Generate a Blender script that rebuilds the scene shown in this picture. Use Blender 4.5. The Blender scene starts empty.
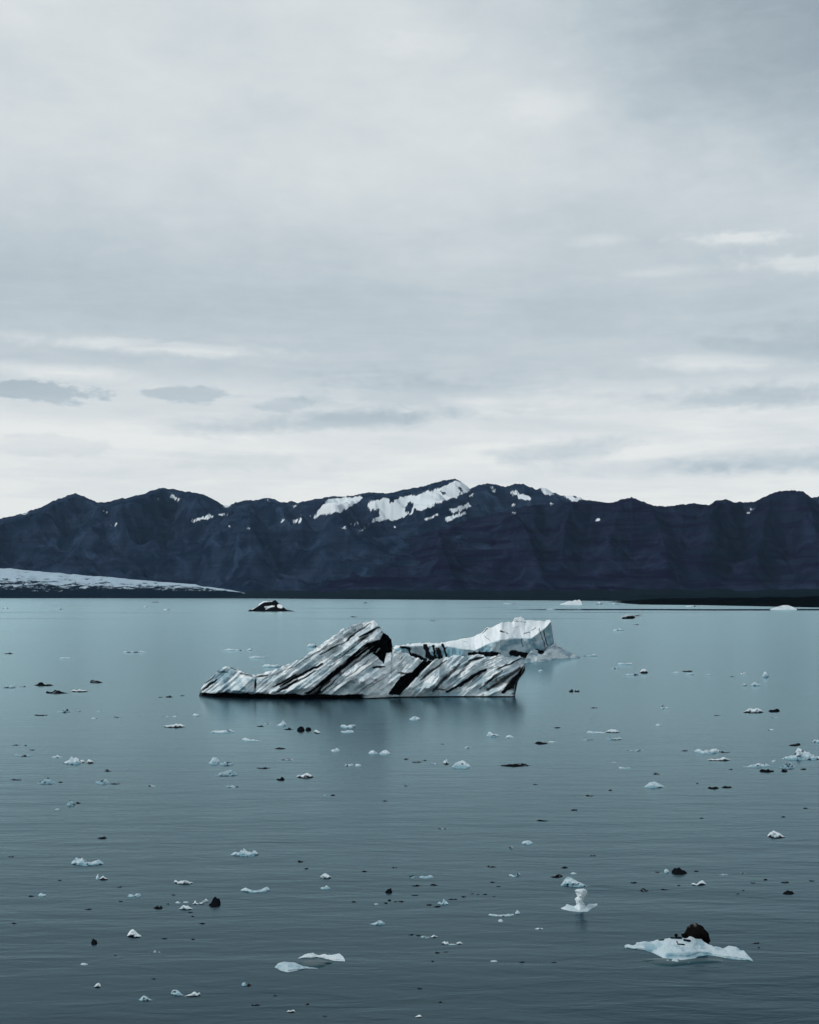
import bpy, math, random
import numpy as np

# ------------------------------------------------------------------ camera, sky, sun, exposure
SC = bpy.context.scene
COL = SC.collection
W, H = 819, 1024
F, CX, HY, CAMH = 1200.0, 409.5, 595.0, 12.0      # focal length (px), centre column, horizon row, eye height (m)

cam_d = bpy.data.cameras.new("camera")
cam_d.sensor_fit = 'AUTO'
cam_d.sensor_width = 36.0
cam_d.lens = 36.0 * F / H
cam_d.shift_y = (HY - H / 2) / H
cam_d.clip_start = 0.5
cam_d.clip_end = 80000
cam = bpy.data.objects.new("camera", cam_d)
cam.location = (0, 0, CAMH)
cam.rotation_euler = (math.radians(90), 0, 0)
COL.objects.link(cam)
SC.camera = cam

SUN_AZ, SUN_EL = -108.0, 42.0                     # degrees from the view axis (left), above the horizon
sun_d = bpy.data.lights.new("sun", 'SUN')
sun_d.energy = 1.5
sun_d.angle = math.radians(11)
sun_d.color = (1.0, 0.97, 0.93)
sun = bpy.data.objects.new("sun", sun_d)
sun.rotation_euler = (math.radians(90 - SUN_EL), 0, math.radians(180 - SUN_AZ))
sun.location = (-200, 0, 300)
COL.objects.link(sun)

SC.view_settings.view_transform = 'Standard'
SC.view_settings.look = 'None'
SC.view_settings.exposure = 0.0
SC.view_settings.gamma = 1.0
SC.render.engine = 'CYCLES'


class G:
    """small node-graph writer"""
    def __init__(self, nt):
        self.nt = nt

    def n(self, t, **kw):
        x = self.nt.nodes.new(t)
        for k, v in kw.items():
            setattr(x, k, v)
        return x

    def put(self, sock, v):
        if v is None:
            return
        if hasattr(v, 'links') and hasattr(v, 'is_output'):
            self.nt.links.new(v, sock)
        else:
            sock.default_value = v

    def m(self, op, a, b=None, c=None, clamp=False):
        x = self.n('ShaderNodeMath', operation=op, use_clamp=clamp)
        for s, v in zip(x.inputs, (a, b, c)):
            self.put(s, v)
        return x.outputs[0]

    def ss(self, v, a, b, lo=0.0, hi=1.0):
        x = self.n('ShaderNodeMapRange', interpolation_type='SMOOTHSTEP')
        for s, q in zip(x.inputs, (v, a, b, lo, hi)):
            self.put(s, q)
        return x.outputs[0]

    def mix(self, f, a, b):
        x = self.n('ShaderNodeMix', data_type='RGBA')
        self.put(x.inputs[0], f)
        self.put(x.inputs[6], a)
        self.put(x.inputs[7], b)
        return x.outputs[2]

    def noise(self, vec, scale=1.0, detail=4.0, rough=0.5, dist=0.0):
        x = self.n('ShaderNodeTexNoise')
        self.put(x.inputs['Vector'], vec)
        x.inputs['Scale'].default_value = scale
        x.inputs['Detail'].default_value = detail
        x.inputs['Roughness'].default_value = rough
        x.inputs['Distortion'].default_value = dist
        return x.outputs['Fac']

    def mapping(self, vec, scale=(1, 1, 1), rot=(0, 0, 0), loc=(0, 0, 0)):
        x = self.n('ShaderNodeMapping')
        self.put(x.inputs['Vector'], vec)
        x.inputs['Scale'].default_value = scale
        x.inputs['Rotation'].default_value = rot
        x.inputs['Location'].default_value = loc
        return x.outputs[0]

    def ramp(self, f, stops):
        x = self.n('ShaderNodeValToRGB')
        cr = x.color_ramp
        while len(cr.elements) < len(stops):
            cr.elements.new(0.5)
        for e, (p, c) in zip(cr.elements, stops):
            e.position = p
            e.color = c if len(c) == 4 else (*c, 1)
        self.put(x.inputs[0], f)
        return x.outputs[0]


def az_el(x, y):
    dx = x - CX
    return math.atan(dx / F), math.atan((HY - y) / math.hypot(F, dx))


def build_world():
    w = bpy.data.worlds.new("World")
    SC.world = w
    w.use_nodes = True
    nt = w.node_tree
    nt.nodes.clear()
    g = G(nt)
    out = g.n('ShaderNodeOutputWorld')
    bg = g.n('ShaderNodeBackground')
    bg.inputs['Strength'].default_value = 0.1
    nt.links.new(bg.outputs[0], out.inputs[0])
    sky = g.n('ShaderNodeTexSky', sky_type='NISHITA')
    sky.sun_disc = False
    sky.sun_elevation = math.radians(SUN_EL)
    sky.sun_rotation = math.radians(SUN_AZ)
    d = g.n('ShaderNodeTexCoord').outputs['Generated']
    sep = g.n('ShaderNodeSeparateXYZ')
    nt.links.new(d, sep.inputs[0])
    x, y, z = sep.outputs
    el = g.m('ARCSINE', z)
    az = g.m('ARCTAN2', x, y)
    # wind-drawn noise: long horizontally, thin vertically
    n_big = g.noise(g.mapping(d, (2.2, 2.2, 7.0), loc=(3.1, 0.4, 1.2)), 1.0, 5, 0.5, 0.4)
    n_str = g.noise(g.mapping(d, (4.0, 4.0, 30.0), loc=(1.7, 5.0, 0.3)), 1.0, 5, 0.55, 0.5)
    n_fin = g.noise(g.mapping(d, (14.0, 14.0, 42.0)), 1.0, 6, 0.6, 0.3)
    n_puf = g.noise(g.mapping(d, (9.0, 9.0, 16.0), loc=(0.2, 2.0, 0)), 1.0, 5, 0.55, 0.2)
    n_edg = g.noise(g.mapping(d, (48, 48, 95), loc=(2, 1, 0)), 1.0, 6, 0.6, 0.3)
    ne = g.m('SUBTRACT', n_edg, 0.5)
    n_wsp = g.noise(g.mapping(d, (9, 9, 70), loc=(.3, 1.9, .8)), 1.0, 6, 0.62, 0.9)
    nw = g.m('SUBTRACT', n_wsp, 0.5)
    nb = g.m('SUBTRACT', n_big, 0.5)
    ns = g.m('SUBTRACT', n_str, 0.5)
    nf = g.m('SUBTRACT', n_fin, 0.5)
    npf = g.m('SUBTRACT', n_puf, 0.5)
    elw = g.m('ADD', el, g.m('MULTIPLY', nb, 0.045))
    t = g.m('DIVIDE', elw, math.pi / 2, clamp=True)
    dg = 1 / 90.0
    L = g.ramp(t, [(0.0, (.97,) * 3), (4.2 * dg, (.97,) * 3), (7 * dg, (.93,) * 3), (9 * dg, (.80,) * 3),
                   (10.6 * dg, (.60,) * 3), (14 * dg, (.52,) * 3), (17.5 * dg, (.63,) * 3), (21 * dg, (.70,) * 3),
                   (27 * dg, (.70,) * 3), (34 * dg, (.52,) * 3), (55 * dg, (.42,) * 3), (90 * dg, (.45,) * 3)])
    low = g.ss(el, math.radians(13), math.radians(6.5))     # streaky part of the sky
    veil = g.ss(el, math.radians(0.5), math.radians(4.5))
    L = g.m('ADD', L, g.m('MULTIPLY', g.m('MULTIPLY', ns, low), 0.62))
    L = g.m('ADD', L, g.m('MULTIPLY', g.m('MULTIPLY', nw, g.ss(el, math.radians(21), math.radians(8))), 0.26))
    L = g.m('ADD', L, g.m('MULTIPLY', g.m('MULTIPLY', ne, g.ss(el, math.radians(1), math.radians(10))), 0.07))
    L = g.m('ADD', L, g.m('MULTIPLY', nb, 0.22))
    L = g.m('ADD', L, g.m('MULTIPLY', npf, g.m('MULTIPLY', g.ss(el, math.radians(9), math.radians(19)), 0.30)))
    L = g.m('ADD', L, g.m('MULTIPLY', nf, 0.12))
    L = g.m('ADD', L, g.m('MULTIPLY', g.ss(el, math.radians(15), math.radians(20)), 0.035))
    # heavier cloud towards the upper right
    dk = g.m('MULTIPLY', g.ss(az, -0.05, 0.36), g.ss(el, math.radians(16), math.radians(27)))
    L = g.m('SUBTRACT', L, g.m('MULTIPLY', dk, 0.38))
    # single clouds and gaps (azimuth, elevation): x, y, rx, ry, tilt, strength, edge noise
    for (cx, cy, rx, ry, tl, amp, en) in (
            (42, 391, 50, 9, 0.0, -.28, .8), (188, 394, 38, 6.5, 0.0, -.22, .8), (285, 405, 22, 7, 0, -.14, .8),
            (330, 422, 160, 12, .07, -.27, .5), (560, 452, 85, 13, .05, -.30, .5), (790, 461, 120, 13, .02, -.34, .45),
            (745, 398, 110, 14, 0, -.30, .5), (790, 345, 90, 22, 0, -.12, .6), (440, 395, 150, 22, -.03, -.12, .6), (640, 470, 120, 9, 0, -.12, .6), (250, 462, 90, 10, 0, -.10, .7), (40, 445, 70, 10, 0, -.10, .6),
            (150, 347, 150, 8, -.02, .26, .7), (60, 372, 90, 9, 0, .22, .6), (720, 362, 75, 10, -.05, .24, .7), (480, 402, 40, 9, 0, .16, .7),
            (738, 238, 55, 9, -.06, .26, .9), (800, 264, 60, 12, -.12, .22, .9), (600, 240, 35, 7, 0, .12, .8), (660, 272, 40, 7, 0, .10, .8),
            (420, 40, 60, 16, 0, .08, .8), (550, 105, 60, 18, 0, .10, .9), (800, 40, 230, 120, -.1, -.16, .12)):
        a0, e0 = az_el(cx, cy)
        da = g.m('SUBTRACT', az, a0)
        de = g.m('SUBTRACT', g.m('SUBTRACT', el, e0), g.m('MULTIPLY', da, tl))
        da = g.m('DIVIDE', da, rx / F)
        de = g.m('DIVIDE', de, ry / F)
        r2 = g.m('ADD', g.m('MULTIPLY', da, da), g.m('MULTIPLY', de, de))
        r = g.m('ADD', g.m('SQRT', r2), g.m('ADD', g.m('MULTIPLY', ne, en * 2.4), g.m('ADD', g.m('MULTIPLY', nf, en * 1.8), g.m('MULTIPLY', nw, en * 1.6))))
        k = g.m('MULTIPLY', g.ss(r, 1.25, 0.15 if amp > 0 or rx > 70 else 0.70), g.m('ADD', 1.0, g.m('MULTIPLY', nw, 1.6)), None, True)
        L = g.m('ADD', L, g.m('MULTIPLY', k, amp))
    L = g.m('MAXIMUM', L, 0.05)
    colr = g.ramp(L, [(0.0, (.20, .26, .31)), (0.3, (.36, .43, .48)), (0.5, (.49, .565, .61)), (0.7, (.645, .705, .73)),
                      (0.88, (.79, .82, .82)), (1.0, (.885, .90, .875))])
    s10 = g.n('ShaderNodeVectorMath', operation='SCALE')
    nt.links.new(colr, s10.inputs[0])
    s10.inputs['Scale'].default_value = 10.0
    fin = g.mix(0.965, sky.outputs[0], s10.outputs[0])
    nt.links.new(fin, bg.inputs['Color'])


build_world()

# ------------------------------------------------------------------ numeric helpers
def _hash(ix, iy, seed):
    n = (ix.astype(np.int64) * 374761393 + iy.astype(np.int64) * 668265263 + seed * 974711) & 0xffffffff
    n = ((n ^ (n >> 13)) * 1274126177) & 0xffffffff
    n = n ^ (n >> 16)
    return (n & 0xffffff) / float(0xffffff)


def vnoise(x, y, seed=0):
    x, y = np.broadcast_arrays(np.asarray(x, float), np.asarray(y, float))
    ix, iy = np.floor(x), np.floor(y)
    fx, fy = x - ix, y - iy
    fx = fx * fx * fx * (fx * (fx * 6 - 15) + 10)
    fy = fy * fy * fy * (fy * (fy * 6 - 15) + 10)
    a, b = _hash(ix, iy, seed), _hash(ix + 1, iy, seed)
    c, d = _hash(ix, iy + 1, seed), _hash(ix + 1, iy + 1, seed)
    return (a + (b - a) * fx) * (1 - fy) + (c + (d - c) * fx) * fy


def fbm(x, y, seed=0, octs=4, gain=0.5):
    s, a, t = 0, 1.0, 0
    x, y = np.asarray(x, float), np.asarray(y, float)
    for o in range(octs):
        s = s + a * vnoise(x * 2 ** o + o * 17.3, y * 2 ** o - o * 9.1, seed + o)
        t += a
        a *= gain
    return s / t


def ridged(x, y, seed=0, octs=4, gain=0.5):
    s, a, t = 0, 1.0, 0
    x, y = np.asarray(x, float), np.asarray(y, float)
    for o in range(octs):
        s = s + a * (1 - np.abs(2 * vnoise(x * 2 ** o + o * 7.7, y * 2 ** o + o * 3.3, seed + o) - 1))
        t += a
        a *= gain
    return s / t


def sstep(v, a, b):
    t = np.clip((v - a) / (b - a), 0, 1)
    return t * t * (3 - 2 * t)


def in_poly(x, y, poly):
    r = np.zeros(x.shape, bool)
    n = len(poly)
    for i in range(n):
        x0, y0 = poly[i]
        x1, y1 = poly[(i + 1) % n]
        c = ((y0 > y) != (y1 > y))
        with np.errstate(divide='ignore', invalid='ignore'):
            xi = (x1 - x0) * (y - y0) / (y1 - y0 + 1e-12) + x0
        r ^= c & (x < xi)
    return r


def seg_d(x, y, x0, y0, x1, y1):
    dx, dy = x1 - x0, y1 - y0
    t = np.clip(((x - x0) * dx + (y - y0) * dy) / (dx * dx + dy * dy + 1e-9), 0, 1)
    return np.hypot(x - (x0 + t * dx), y - (y0 + t * dy)), t


def yw_of(row):
    return CAMH * F / (row - HY)                   # distance at which a row meets the water


def new_obj(name, verts, faces, mats, parent=None, attrs=None, smooth=True):
    me = bpy.data.meshes.new(name)
    me.from_pydata([tuple(v) for v in verts], [], [tuple(f) for f in faces])
    if attrs:
        for k, v in attrs.items():
            a = me.attributes.new(k, 'FLOAT', 'POINT')
            a.data.foreach_set('value', np.asarray(v, np.float32).ravel())
    me.polygons.foreach_set('use_smooth', [smooth] * len(me.polygons))
    for m in (mats if isinstance(mats, (list, tuple)) else [mats]):
        me.materials.append(m)
    me.update()
    o = bpy.data.objects.new(name, me)
    COL.objects.link(o)
    if parent:
        o.parent = parent
    return o


def tag(o, label, cat, group=None):
    o['label'] = label
    o['category'] = cat
    o['kind'] = 'thing'
    if group:
        o['group'] = group
    return o


def empty(name, loc):
    o = bpy.data.objects.new(name, None)
    o.empty_display_size = 0.5
    o.location = loc
    COL.objects.link(o)
    return o


def grid_faces(nr, nc):
    i = np.arange(nr - 1)[:, None] * nc + np.arange(nc - 1)[None, :]
    return np.stack([i, i + 1, i + nc + 1, i + nc], -1).reshape(-1, 4)


# ------------------------------------------------------------------ materials
def material(name):
    m = bpy.data.materials.new(name)
    m.use_nodes = True
    nt = m.node_tree
    b = nt.nodes['Principled BSDF']
    return m, G(nt), b


def attr(g, name):
    return g.n('ShaderNodeAttribute', attribute_name=name).outputs['Fac']


def geo_pos(g):
    return g.n('ShaderNodeNewGeometry').outputs['Position']


def mat_ice():
    m, g, b = material("glacier_ice")
    p = geo_pos(g)
    ash, blue = attr(g, 'ash'), attr(g, 'blue')  # ash holds dirt plus painted shade; blue also deepens a shaded wall
    n1 = g.noise(p, 1.7, 5, 0.6)
    n2 = g.noise(p, 9.0, 4, 0.6)
    white = g.mix(g.ss(n1, 0.35, 0.7), (.90, .94, .955, 1), (.80, .875, .905, 1))
    bl = g.mix(n1, (.115, .26, .335, 1), (.27, .455, .53, 1))
    c = g.mix(blue, white, bl)
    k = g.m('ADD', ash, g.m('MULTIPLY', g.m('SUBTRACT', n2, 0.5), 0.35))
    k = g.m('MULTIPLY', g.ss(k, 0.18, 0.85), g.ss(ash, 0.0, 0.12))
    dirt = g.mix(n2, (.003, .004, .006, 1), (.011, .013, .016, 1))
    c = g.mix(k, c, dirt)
    g.put(b.inputs['Base Color'], c)
    g.put(b.inputs['Roughness'], g.m('ADD', 0.42, g.m('MULTIPLY', k, 0.35)))
    g.put(b.inputs['Specular IOR Level'], g.m('MULTIPLY', 0.25, g.m('SUBTRACT', 1.0, k, None, True)))
    bp = g.n('ShaderNodeBump')
    bp.inputs['Strength'].default_value = 0.5
    bp.inputs['Distance'].default_value = 0.22
    g.put(bp.inputs['Height'], g.m('ADD', g.m('MULTIPLY', n2, 0.5), g.noise(p, 3.0, 5, 0.65)))
    g.put(b.inputs['Normal'], bp.outputs[0])
    return m


def mat_awash():
    m, g, b = material("awash_ice")
    n = g.noise(geo_pos(g), 3.0, 4, 0.6)
    g.put(b.inputs['Base Color'], g.mix(n, (.010, .042, .055, 1), (.026, .075, .09, 1)))
    b.inputs['Roughness'].default_value = 0.3
    b.inputs['Specular IOR Level'].default_value = 0.2
    return m


def mat_rock():
    m, g, b = material("basalt_boulder")
    n = g.noise(geo_pos(g), 14.0, 5, 0.6)
    c = g.mix(n, (.002, .002, .002, 1), (.011, .009, .009, 1))
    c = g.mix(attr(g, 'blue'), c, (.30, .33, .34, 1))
    g.put(b.inputs['Base Color'], c)
    b.inputs['Roughness'].default_value = 0.95
    b.inputs['Specular IOR Level'].default_value = 0.02
    bp = g.n('ShaderNodeBump')
    bp.inputs['Strength'].default_value = 0.7
    bp.inputs['Distance'].default_value = 0.04
    g.put(bp.inputs['Height'], n)
    g.put(b.inputs['Normal'], bp.outputs[0])
    return m


def mat_mountain(name, c0, c1, c2, band):
    m, g, b = material(name)
    p = geo_pos(g)
    n1 = g.noise(p, 0.0045, 9, 0.68, 0.6)
    n2 = g.noise(g.mapping(p, (.0022, .0022, .034)), 1.0, 6, 0.62, 0.5)
    n3 = g.noise(g.mapping(p, (.012, .004, .009), rot=(0, .6, .5)), 1.0, 5, 0.6, 0.8)
    c = g.mix(g.ss(n1, 0.34, 0.68), (*c0, 1), (*c1, 1))
    c = g.mix(g.m('MULTIPLY', g.ss(n2, 0.45, 0.62), band), c, (*c2, 1))
    c = g.mix(g.m('MULTIPLY', g.ss(n3, 0.50, 0.70), 0.5), c, (*[v * 1.8 for v in c1], 1))
    sn = attr(g, 'snow')
    n4 = g.noise(g.mapping(p, (.055, .02, .03), rot=(0, .5, 0)), 1.0, 6, 0.7, 0.3)
    k = g.ss(g.m('ADD', sn, g.m('MULTIPLY', g.m('SUBTRACT', n4, 0.5), 1.7)), 0.38, 0.60)
    k = g.m('MULTIPLY', k, g.ss(sn, 0.02, 0.15))
    c = g.mix(k, c, (.74, .79, .82, 1))
    g.put(b.inputs['Base Color'], c)
    b.inputs['Roughness'].default_value = 0.95
    b.inputs['Specular IOR Level'].default_value = 0.0
    return m


def mat_glacier():
    m, g, b = material("glacier_snow")
    p = geo_pos(g)
    dirt = attr(g, 'ash')
    n = g.noise(g.mapping(p, (.030, .018, .09), rot=(0, 0, .2)), 1.0, 6, 0.7, 0.6)
    n2 = g.noise(g.mapping(p, (.004, .004, .12)), 1.0, 5, 0.6, 0.8)
    k = g.m('ADD', dirt, g.m('ADD', g.m('MULTIPLY', g.m('SUBTRACT', n, 0.5), 2.6), g.m('MULTIPLY', g.m('SUBTRACT', n2, 0.5), 1.5)))
    c = g.mix(g.ss(k, 0.34, 0.60), (.42, .53, .61, 1), (.003, .009, .017, 1))
    g.put(b.inputs['Base Color'], c)
    b.inputs['Roughness'].default_value = 0.8
    b.inputs['Specular IOR Level'].default_value = 0.0
    return m


def mat_land():
    m, g, b = material("dark_lowland")
    p = geo_pos(g)
    n = g.noise(g.mapping(p, (.01, .01, .1)), 1.0, 6, 0.65, 0.4)
    c = g.mix(n, (.001, .004, .006, 1), (.013, .024, .030, 1))
    g.put(b.inputs['Base Color'], c)
    b.inputs['Roughness'].default_value = 0.95
    b.inputs['Specular IOR Level'].default_value = 0.0
    return m


def mat_spit():
    m, g, b = material("black_moraine")
    p = geo_pos(g)
    n = g.noise(g.mapping(p, (.03, .03, .4)), 1.0, 6, 0.65, 0.4)
    c = g.mix(g.ss(n, .45, .75), (.001, .002, .003, 1), (.006, .010, .010, 1))
    g.put(b.inputs['Base Color'], c)
    b.inputs['Roughness'].default_value = 0.95
    b.inputs['Specular IOR Level'].default_value = 0.0
    return m


def mat_water():
    m, g, b = material("lagoon_water")
    p = geo_pos(g)
    # wind ripples: crests run across the view, a little turned
    rip = g.noise(g.mapping(p, (.34, 1.15, 1), rot=(0, 0, -.30)), 1.0, 4, 0.55, 0.5)
    chop = g.noise(g.mapping(p, (1.5, 3.2, 1), rot=(0, 0, -.15)), 1.0, 3, 0.6, 0.4)
    swell = g.noise(g.mapping(p, (.07, .30, 1), rot=(0, 0, -.34)), 1.0, 3, 0.5, 0.3)
    gust = g.noise(g.mapping(p, (.010, .035, 1), rot=(0, 0, .1), loc=(4, 2, 0)), 1.0, 4, 0.55, 0.6)
    lane = g.noise(g.mapping(p, (.0034, .014, 1), loc=(7.3, 1.1, 0)), 1.0, 5, 0.6, 0.5)
    hgt = g.m('ADD', g.m('MULTIPLY', rip, 0.40), g.m('ADD', g.m('MULTIPLY', chop, 0.07), g.m('MULTIPLY', swell, .9)))
    sep = g.n('ShaderNodeSeparateXYZ')
    g.put(sep.inputs[0], p)
    # a lane of calm water before the far right shore
    cy = g.m('DIVIDE', g.m('SUBTRACT', sep.outputs[1], 985.0), 62.0)
    cyy = g.m('ADD', g.m('ABSOLUTE', cy), g.m('MULTIPLY', g.m('SUBTRACT', lane, 0.5), 2.4))
    calm = g.m('MULTIPLY', g.ss(cyy, 1.1, 0.4), g.ss(sep.outputs[0], 60, 150))
    calm = g.m('MAXIMUM', calm, g.m('MULTIPLY', g.ss(lane, 0.56, 0.74), g.ss(sep.outputs[1], 300, 800, 0, .6)))
    st = g.m('MULTIPLY', g.ss(gust, 0.25, 0.7, 0.65, 1.0), g.m('SUBTRACT', 1.0, g.m('MULTIPLY', calm, 0.85)))
    st = g.m('MULTIPLY', st, g.ss(sep.outputs[1], 140, 42, .24, 1.0))     # more wind on the near water
    bp = g.n('ShaderNodeBump')
    g.put(bp.inputs['Strength'], st)
    bp.inputs['Distance'].default_value = 0.125
    g.put(bp.inputs['Height'], hgt)
    # what the water gives back from inside, and the sky it mirrors, mixed by the angle of view
    nt = m.node_tree
    nt.nodes.remove(b)
    body = g.n('ShaderNodeBsdfDiffuse')
    body.inputs['Color'].default_value = (.000, .012, .026, 1)
    gl = g.n('ShaderNodeBsdfGlossy')
    gl.inputs['Color'].default_value = (.70, .94, 1, 1)
    g.put(gl.inputs['Roughness'], g.m('SUBTRACT', 0.205, g.m('MULTIPLY', calm, 0.14)))
    g.put(gl.inputs['Normal'], bp.outputs[0])
    fr = g.n('ShaderNodeFresnel')
    fr.inputs['IOR'].default_value = 1.27
    g.put(fr.inputs['Normal'], bp.outputs[0])
    mx = g.n('ShaderNodeMixShader')
    nt.links.new(fr.outputs[0], mx.inputs[0])
    nt.links.new(body.outputs[0], mx.inputs[1])
    nt.links.new(gl.outputs[0], mx.inputs[2])
    nt.links.new(mx.outputs[0], nt.nodes['Material Output'].inputs[0])
    return m


ICE, AWASH, ROCK = mat_ice(), mat_awash(), mat_rock()
M_BACK = mat_mountain("bluish_rock", (.003, .009, .023), (.024, .039, .070), (.003, .007, .020), .6)
M_FRONT = mat_mountain("banded_basalt", (.003, .005, .016), (.014, .019, .041), (.004, .001, .012), 1.0)

# ------------------------------------------------------------------ the setting
def structure(o):
    o['kind'] = 'structure'
    return o


def build_water():
    xs = np.array([-9000, -3000, -900, -300, -90, 0, 90, 300, 900, 3000, 9000.0])
    ys = np.array([-400, -60, 0, 30, 60, 120, 250, 500, 1000, 2000, 3500, 5200.0])
    X, Y = np.meshgrid(xs, ys)
    v = np.stack([X, Y, np.zeros_like(X)], -1).reshape(-1, 3)
    return structure(new_obj("water", v, grid_faces(len(ys), len(xs)), mat_water()))


build_water()

SKY_BACK = [(-700, 520), (-560, 498), (-430, 512), (-300, 490), (-190, 505), (-90, 522), (-30, 521), (0, 519), (15, 515), (30, 511), (40, 508), (52, 502),
            (64, 497), (71, 494), (75, 493), (80, 495), (90, 499), (98, 502), (110, 501), (125, 498), (140, 495), (150, 491), (158, 489), (166, 488),
            (172, 489), (180, 491), (195, 493), (205, 495), (213, 499), (222, 504), (228, 505), (236, 502), (250, 500), (262, 499),
            (270, 498), (280, 501), (287, 503), (292, 501), (297, 503), (303, 502), (315, 499), (330, 497), (345, 496), (355, 495),
            (366, 493), (374, 492), (385, 494), (400, 491), (415, 487), (430, 484), (445, 480), (455, 479), (462, 482), (470, 488),
            (478, 485), (487, 483), (495, 485), (505, 486), (515, 484), (523, 483), (530, 487), (536, 489), (541, 488), (546, 488.5), (552, 492),
            (560, 495), (566, 496), (575, 495), (583, 499.5), (640, 508), (800, 500), (819, 497), (840, 490), (1000, 510), (1300, 500), (1500, 520)]
SKY_FRONT = [(225, 598), (262, 592), (300, 582), (330, 570), (355, 556), (385, 545), (420, 534), (460, 522), (500, 512), (530, 505), (560, 501.5), (583, 500.5),
             (595, 501.5), (608, 503), (615, 502), (620, 500), (632, 497), (642, 501), (654, 506), (665, 506), (676, 505), (693, 503.5), (709, 505), (714, 501),
             (726, 499.5), (731, 501.5), (745, 502), (756, 502), (760, 499), (765, 496), (775, 492), (788, 490.5), (802, 491), (807, 494.5), (819, 503),
             (870, 498), (950, 480), (1080, 500), (1300, 505), (1500, 515)]
SNOW_P = [[(306, 519.5), (315, 514), (323, 504), (328, 500), (345, 498), (364, 496.5), (361, 501), (352, 504), (342, 511), (328, 514), (318, 516)],
          [(289, 521.5), (303, 518), (304, 520), (296, 523)],
          [(369, 502), (380, 499), (397, 499), (414, 495), (431, 491), (445, 486), (450, 482), (455, 480), (463, 483), (472, 489), (458, 495.6), (445, 501), (431, 506),
           (410, 514), (397, 519.5), (380, 521), (369, 524.7), (376, 514), (369, 509)],
          [(169, 496), (174, 493), (181, 500), (179, 502)], [(222, 504), (232, 504), (230, 508), (225, 508)],
          [(538, 487), (548, 488), (553, 494), (545, 496)], [(562, 496), (580, 496.5), (584, 501), (570, 500)]]
SNOW_HOLE = [[(405, 505), (413, 502), (415, 510), (406, 512)], [(371, 511), (379, 508), (381, 516), (374, 518)], [(440, 492), (447, 490), (446, 496)],
             [(388, 501), (392, 499), (393, 506)], [(456, 487), (459, 486), (464, 492), (461, 492)]]
SNOW_S = [(451, 511, 468, 505, 1.7), (446, 520, 465, 513, 1.4), (425, 520, 438, 515, .9), (513, 493, 530, 498, 1.8), (519, 499, 526, 497, 1.2), (490, 488, 495, 491, 1.2),
          (193, 521, 212, 516, 1.4), (220, 515, 226, 514, 1.3), (228, 524, 230, 528, .9), (20, 514, 27, 511, .8), (101, 511, 108, 512, .8), (112, 526, 116, 523, .7),
          (280, 523, 285, 521, .8), (353, 524, 357, 522, 1.0), (343, 529, 346, 527, .8), (361, 530, 364, 527, .7), (512, 506, 514, 504, .9), (512, 513, 514, 511, .8), (293, 507, 296, 505, 1.0),
          (596, 521, 599, 519, .9), (748, 514, 753, 507, .7), (551, 504, 553, 503, .8), (157, 498, 159, 499, .8), (192, 499, 194, 500, .8), (247, 530, 251, 527, .6), (268, 501, 271, 500, .7), (392, 527, 396, 526, .7), (470, 496, 474, 494, .8)]


def snow_of(px, py):
    out = np.zeros(px.shape)
    for k in range(6):
        wx = px + (fbm(px / 5, py / 3, 5, 3) - .5) * 5 + 1.5 * math.cos(k * 1.05)
        wy = py + (fbm(px / 4, py / 4, 8, 3) - .5) * 4 + 1.2 * math.sin(k * 1.05)
        s = np.zeros(px.shape)
        for P in SNOW_P:
            s[in_poly(wx, wy, P)] = 1
        for P in SNOW_HOLE:
            s[in_poly(wx, wy, P)] = 0
        for (a, b, c, d, w) in SNOW_S:
            q, _ = seg_d(wx, wy, a, b, c, d)
            s = np.maximum(s, 1 - sstep(q, w * .8, w * 1.5))
        out += s / 6
    return out


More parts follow.
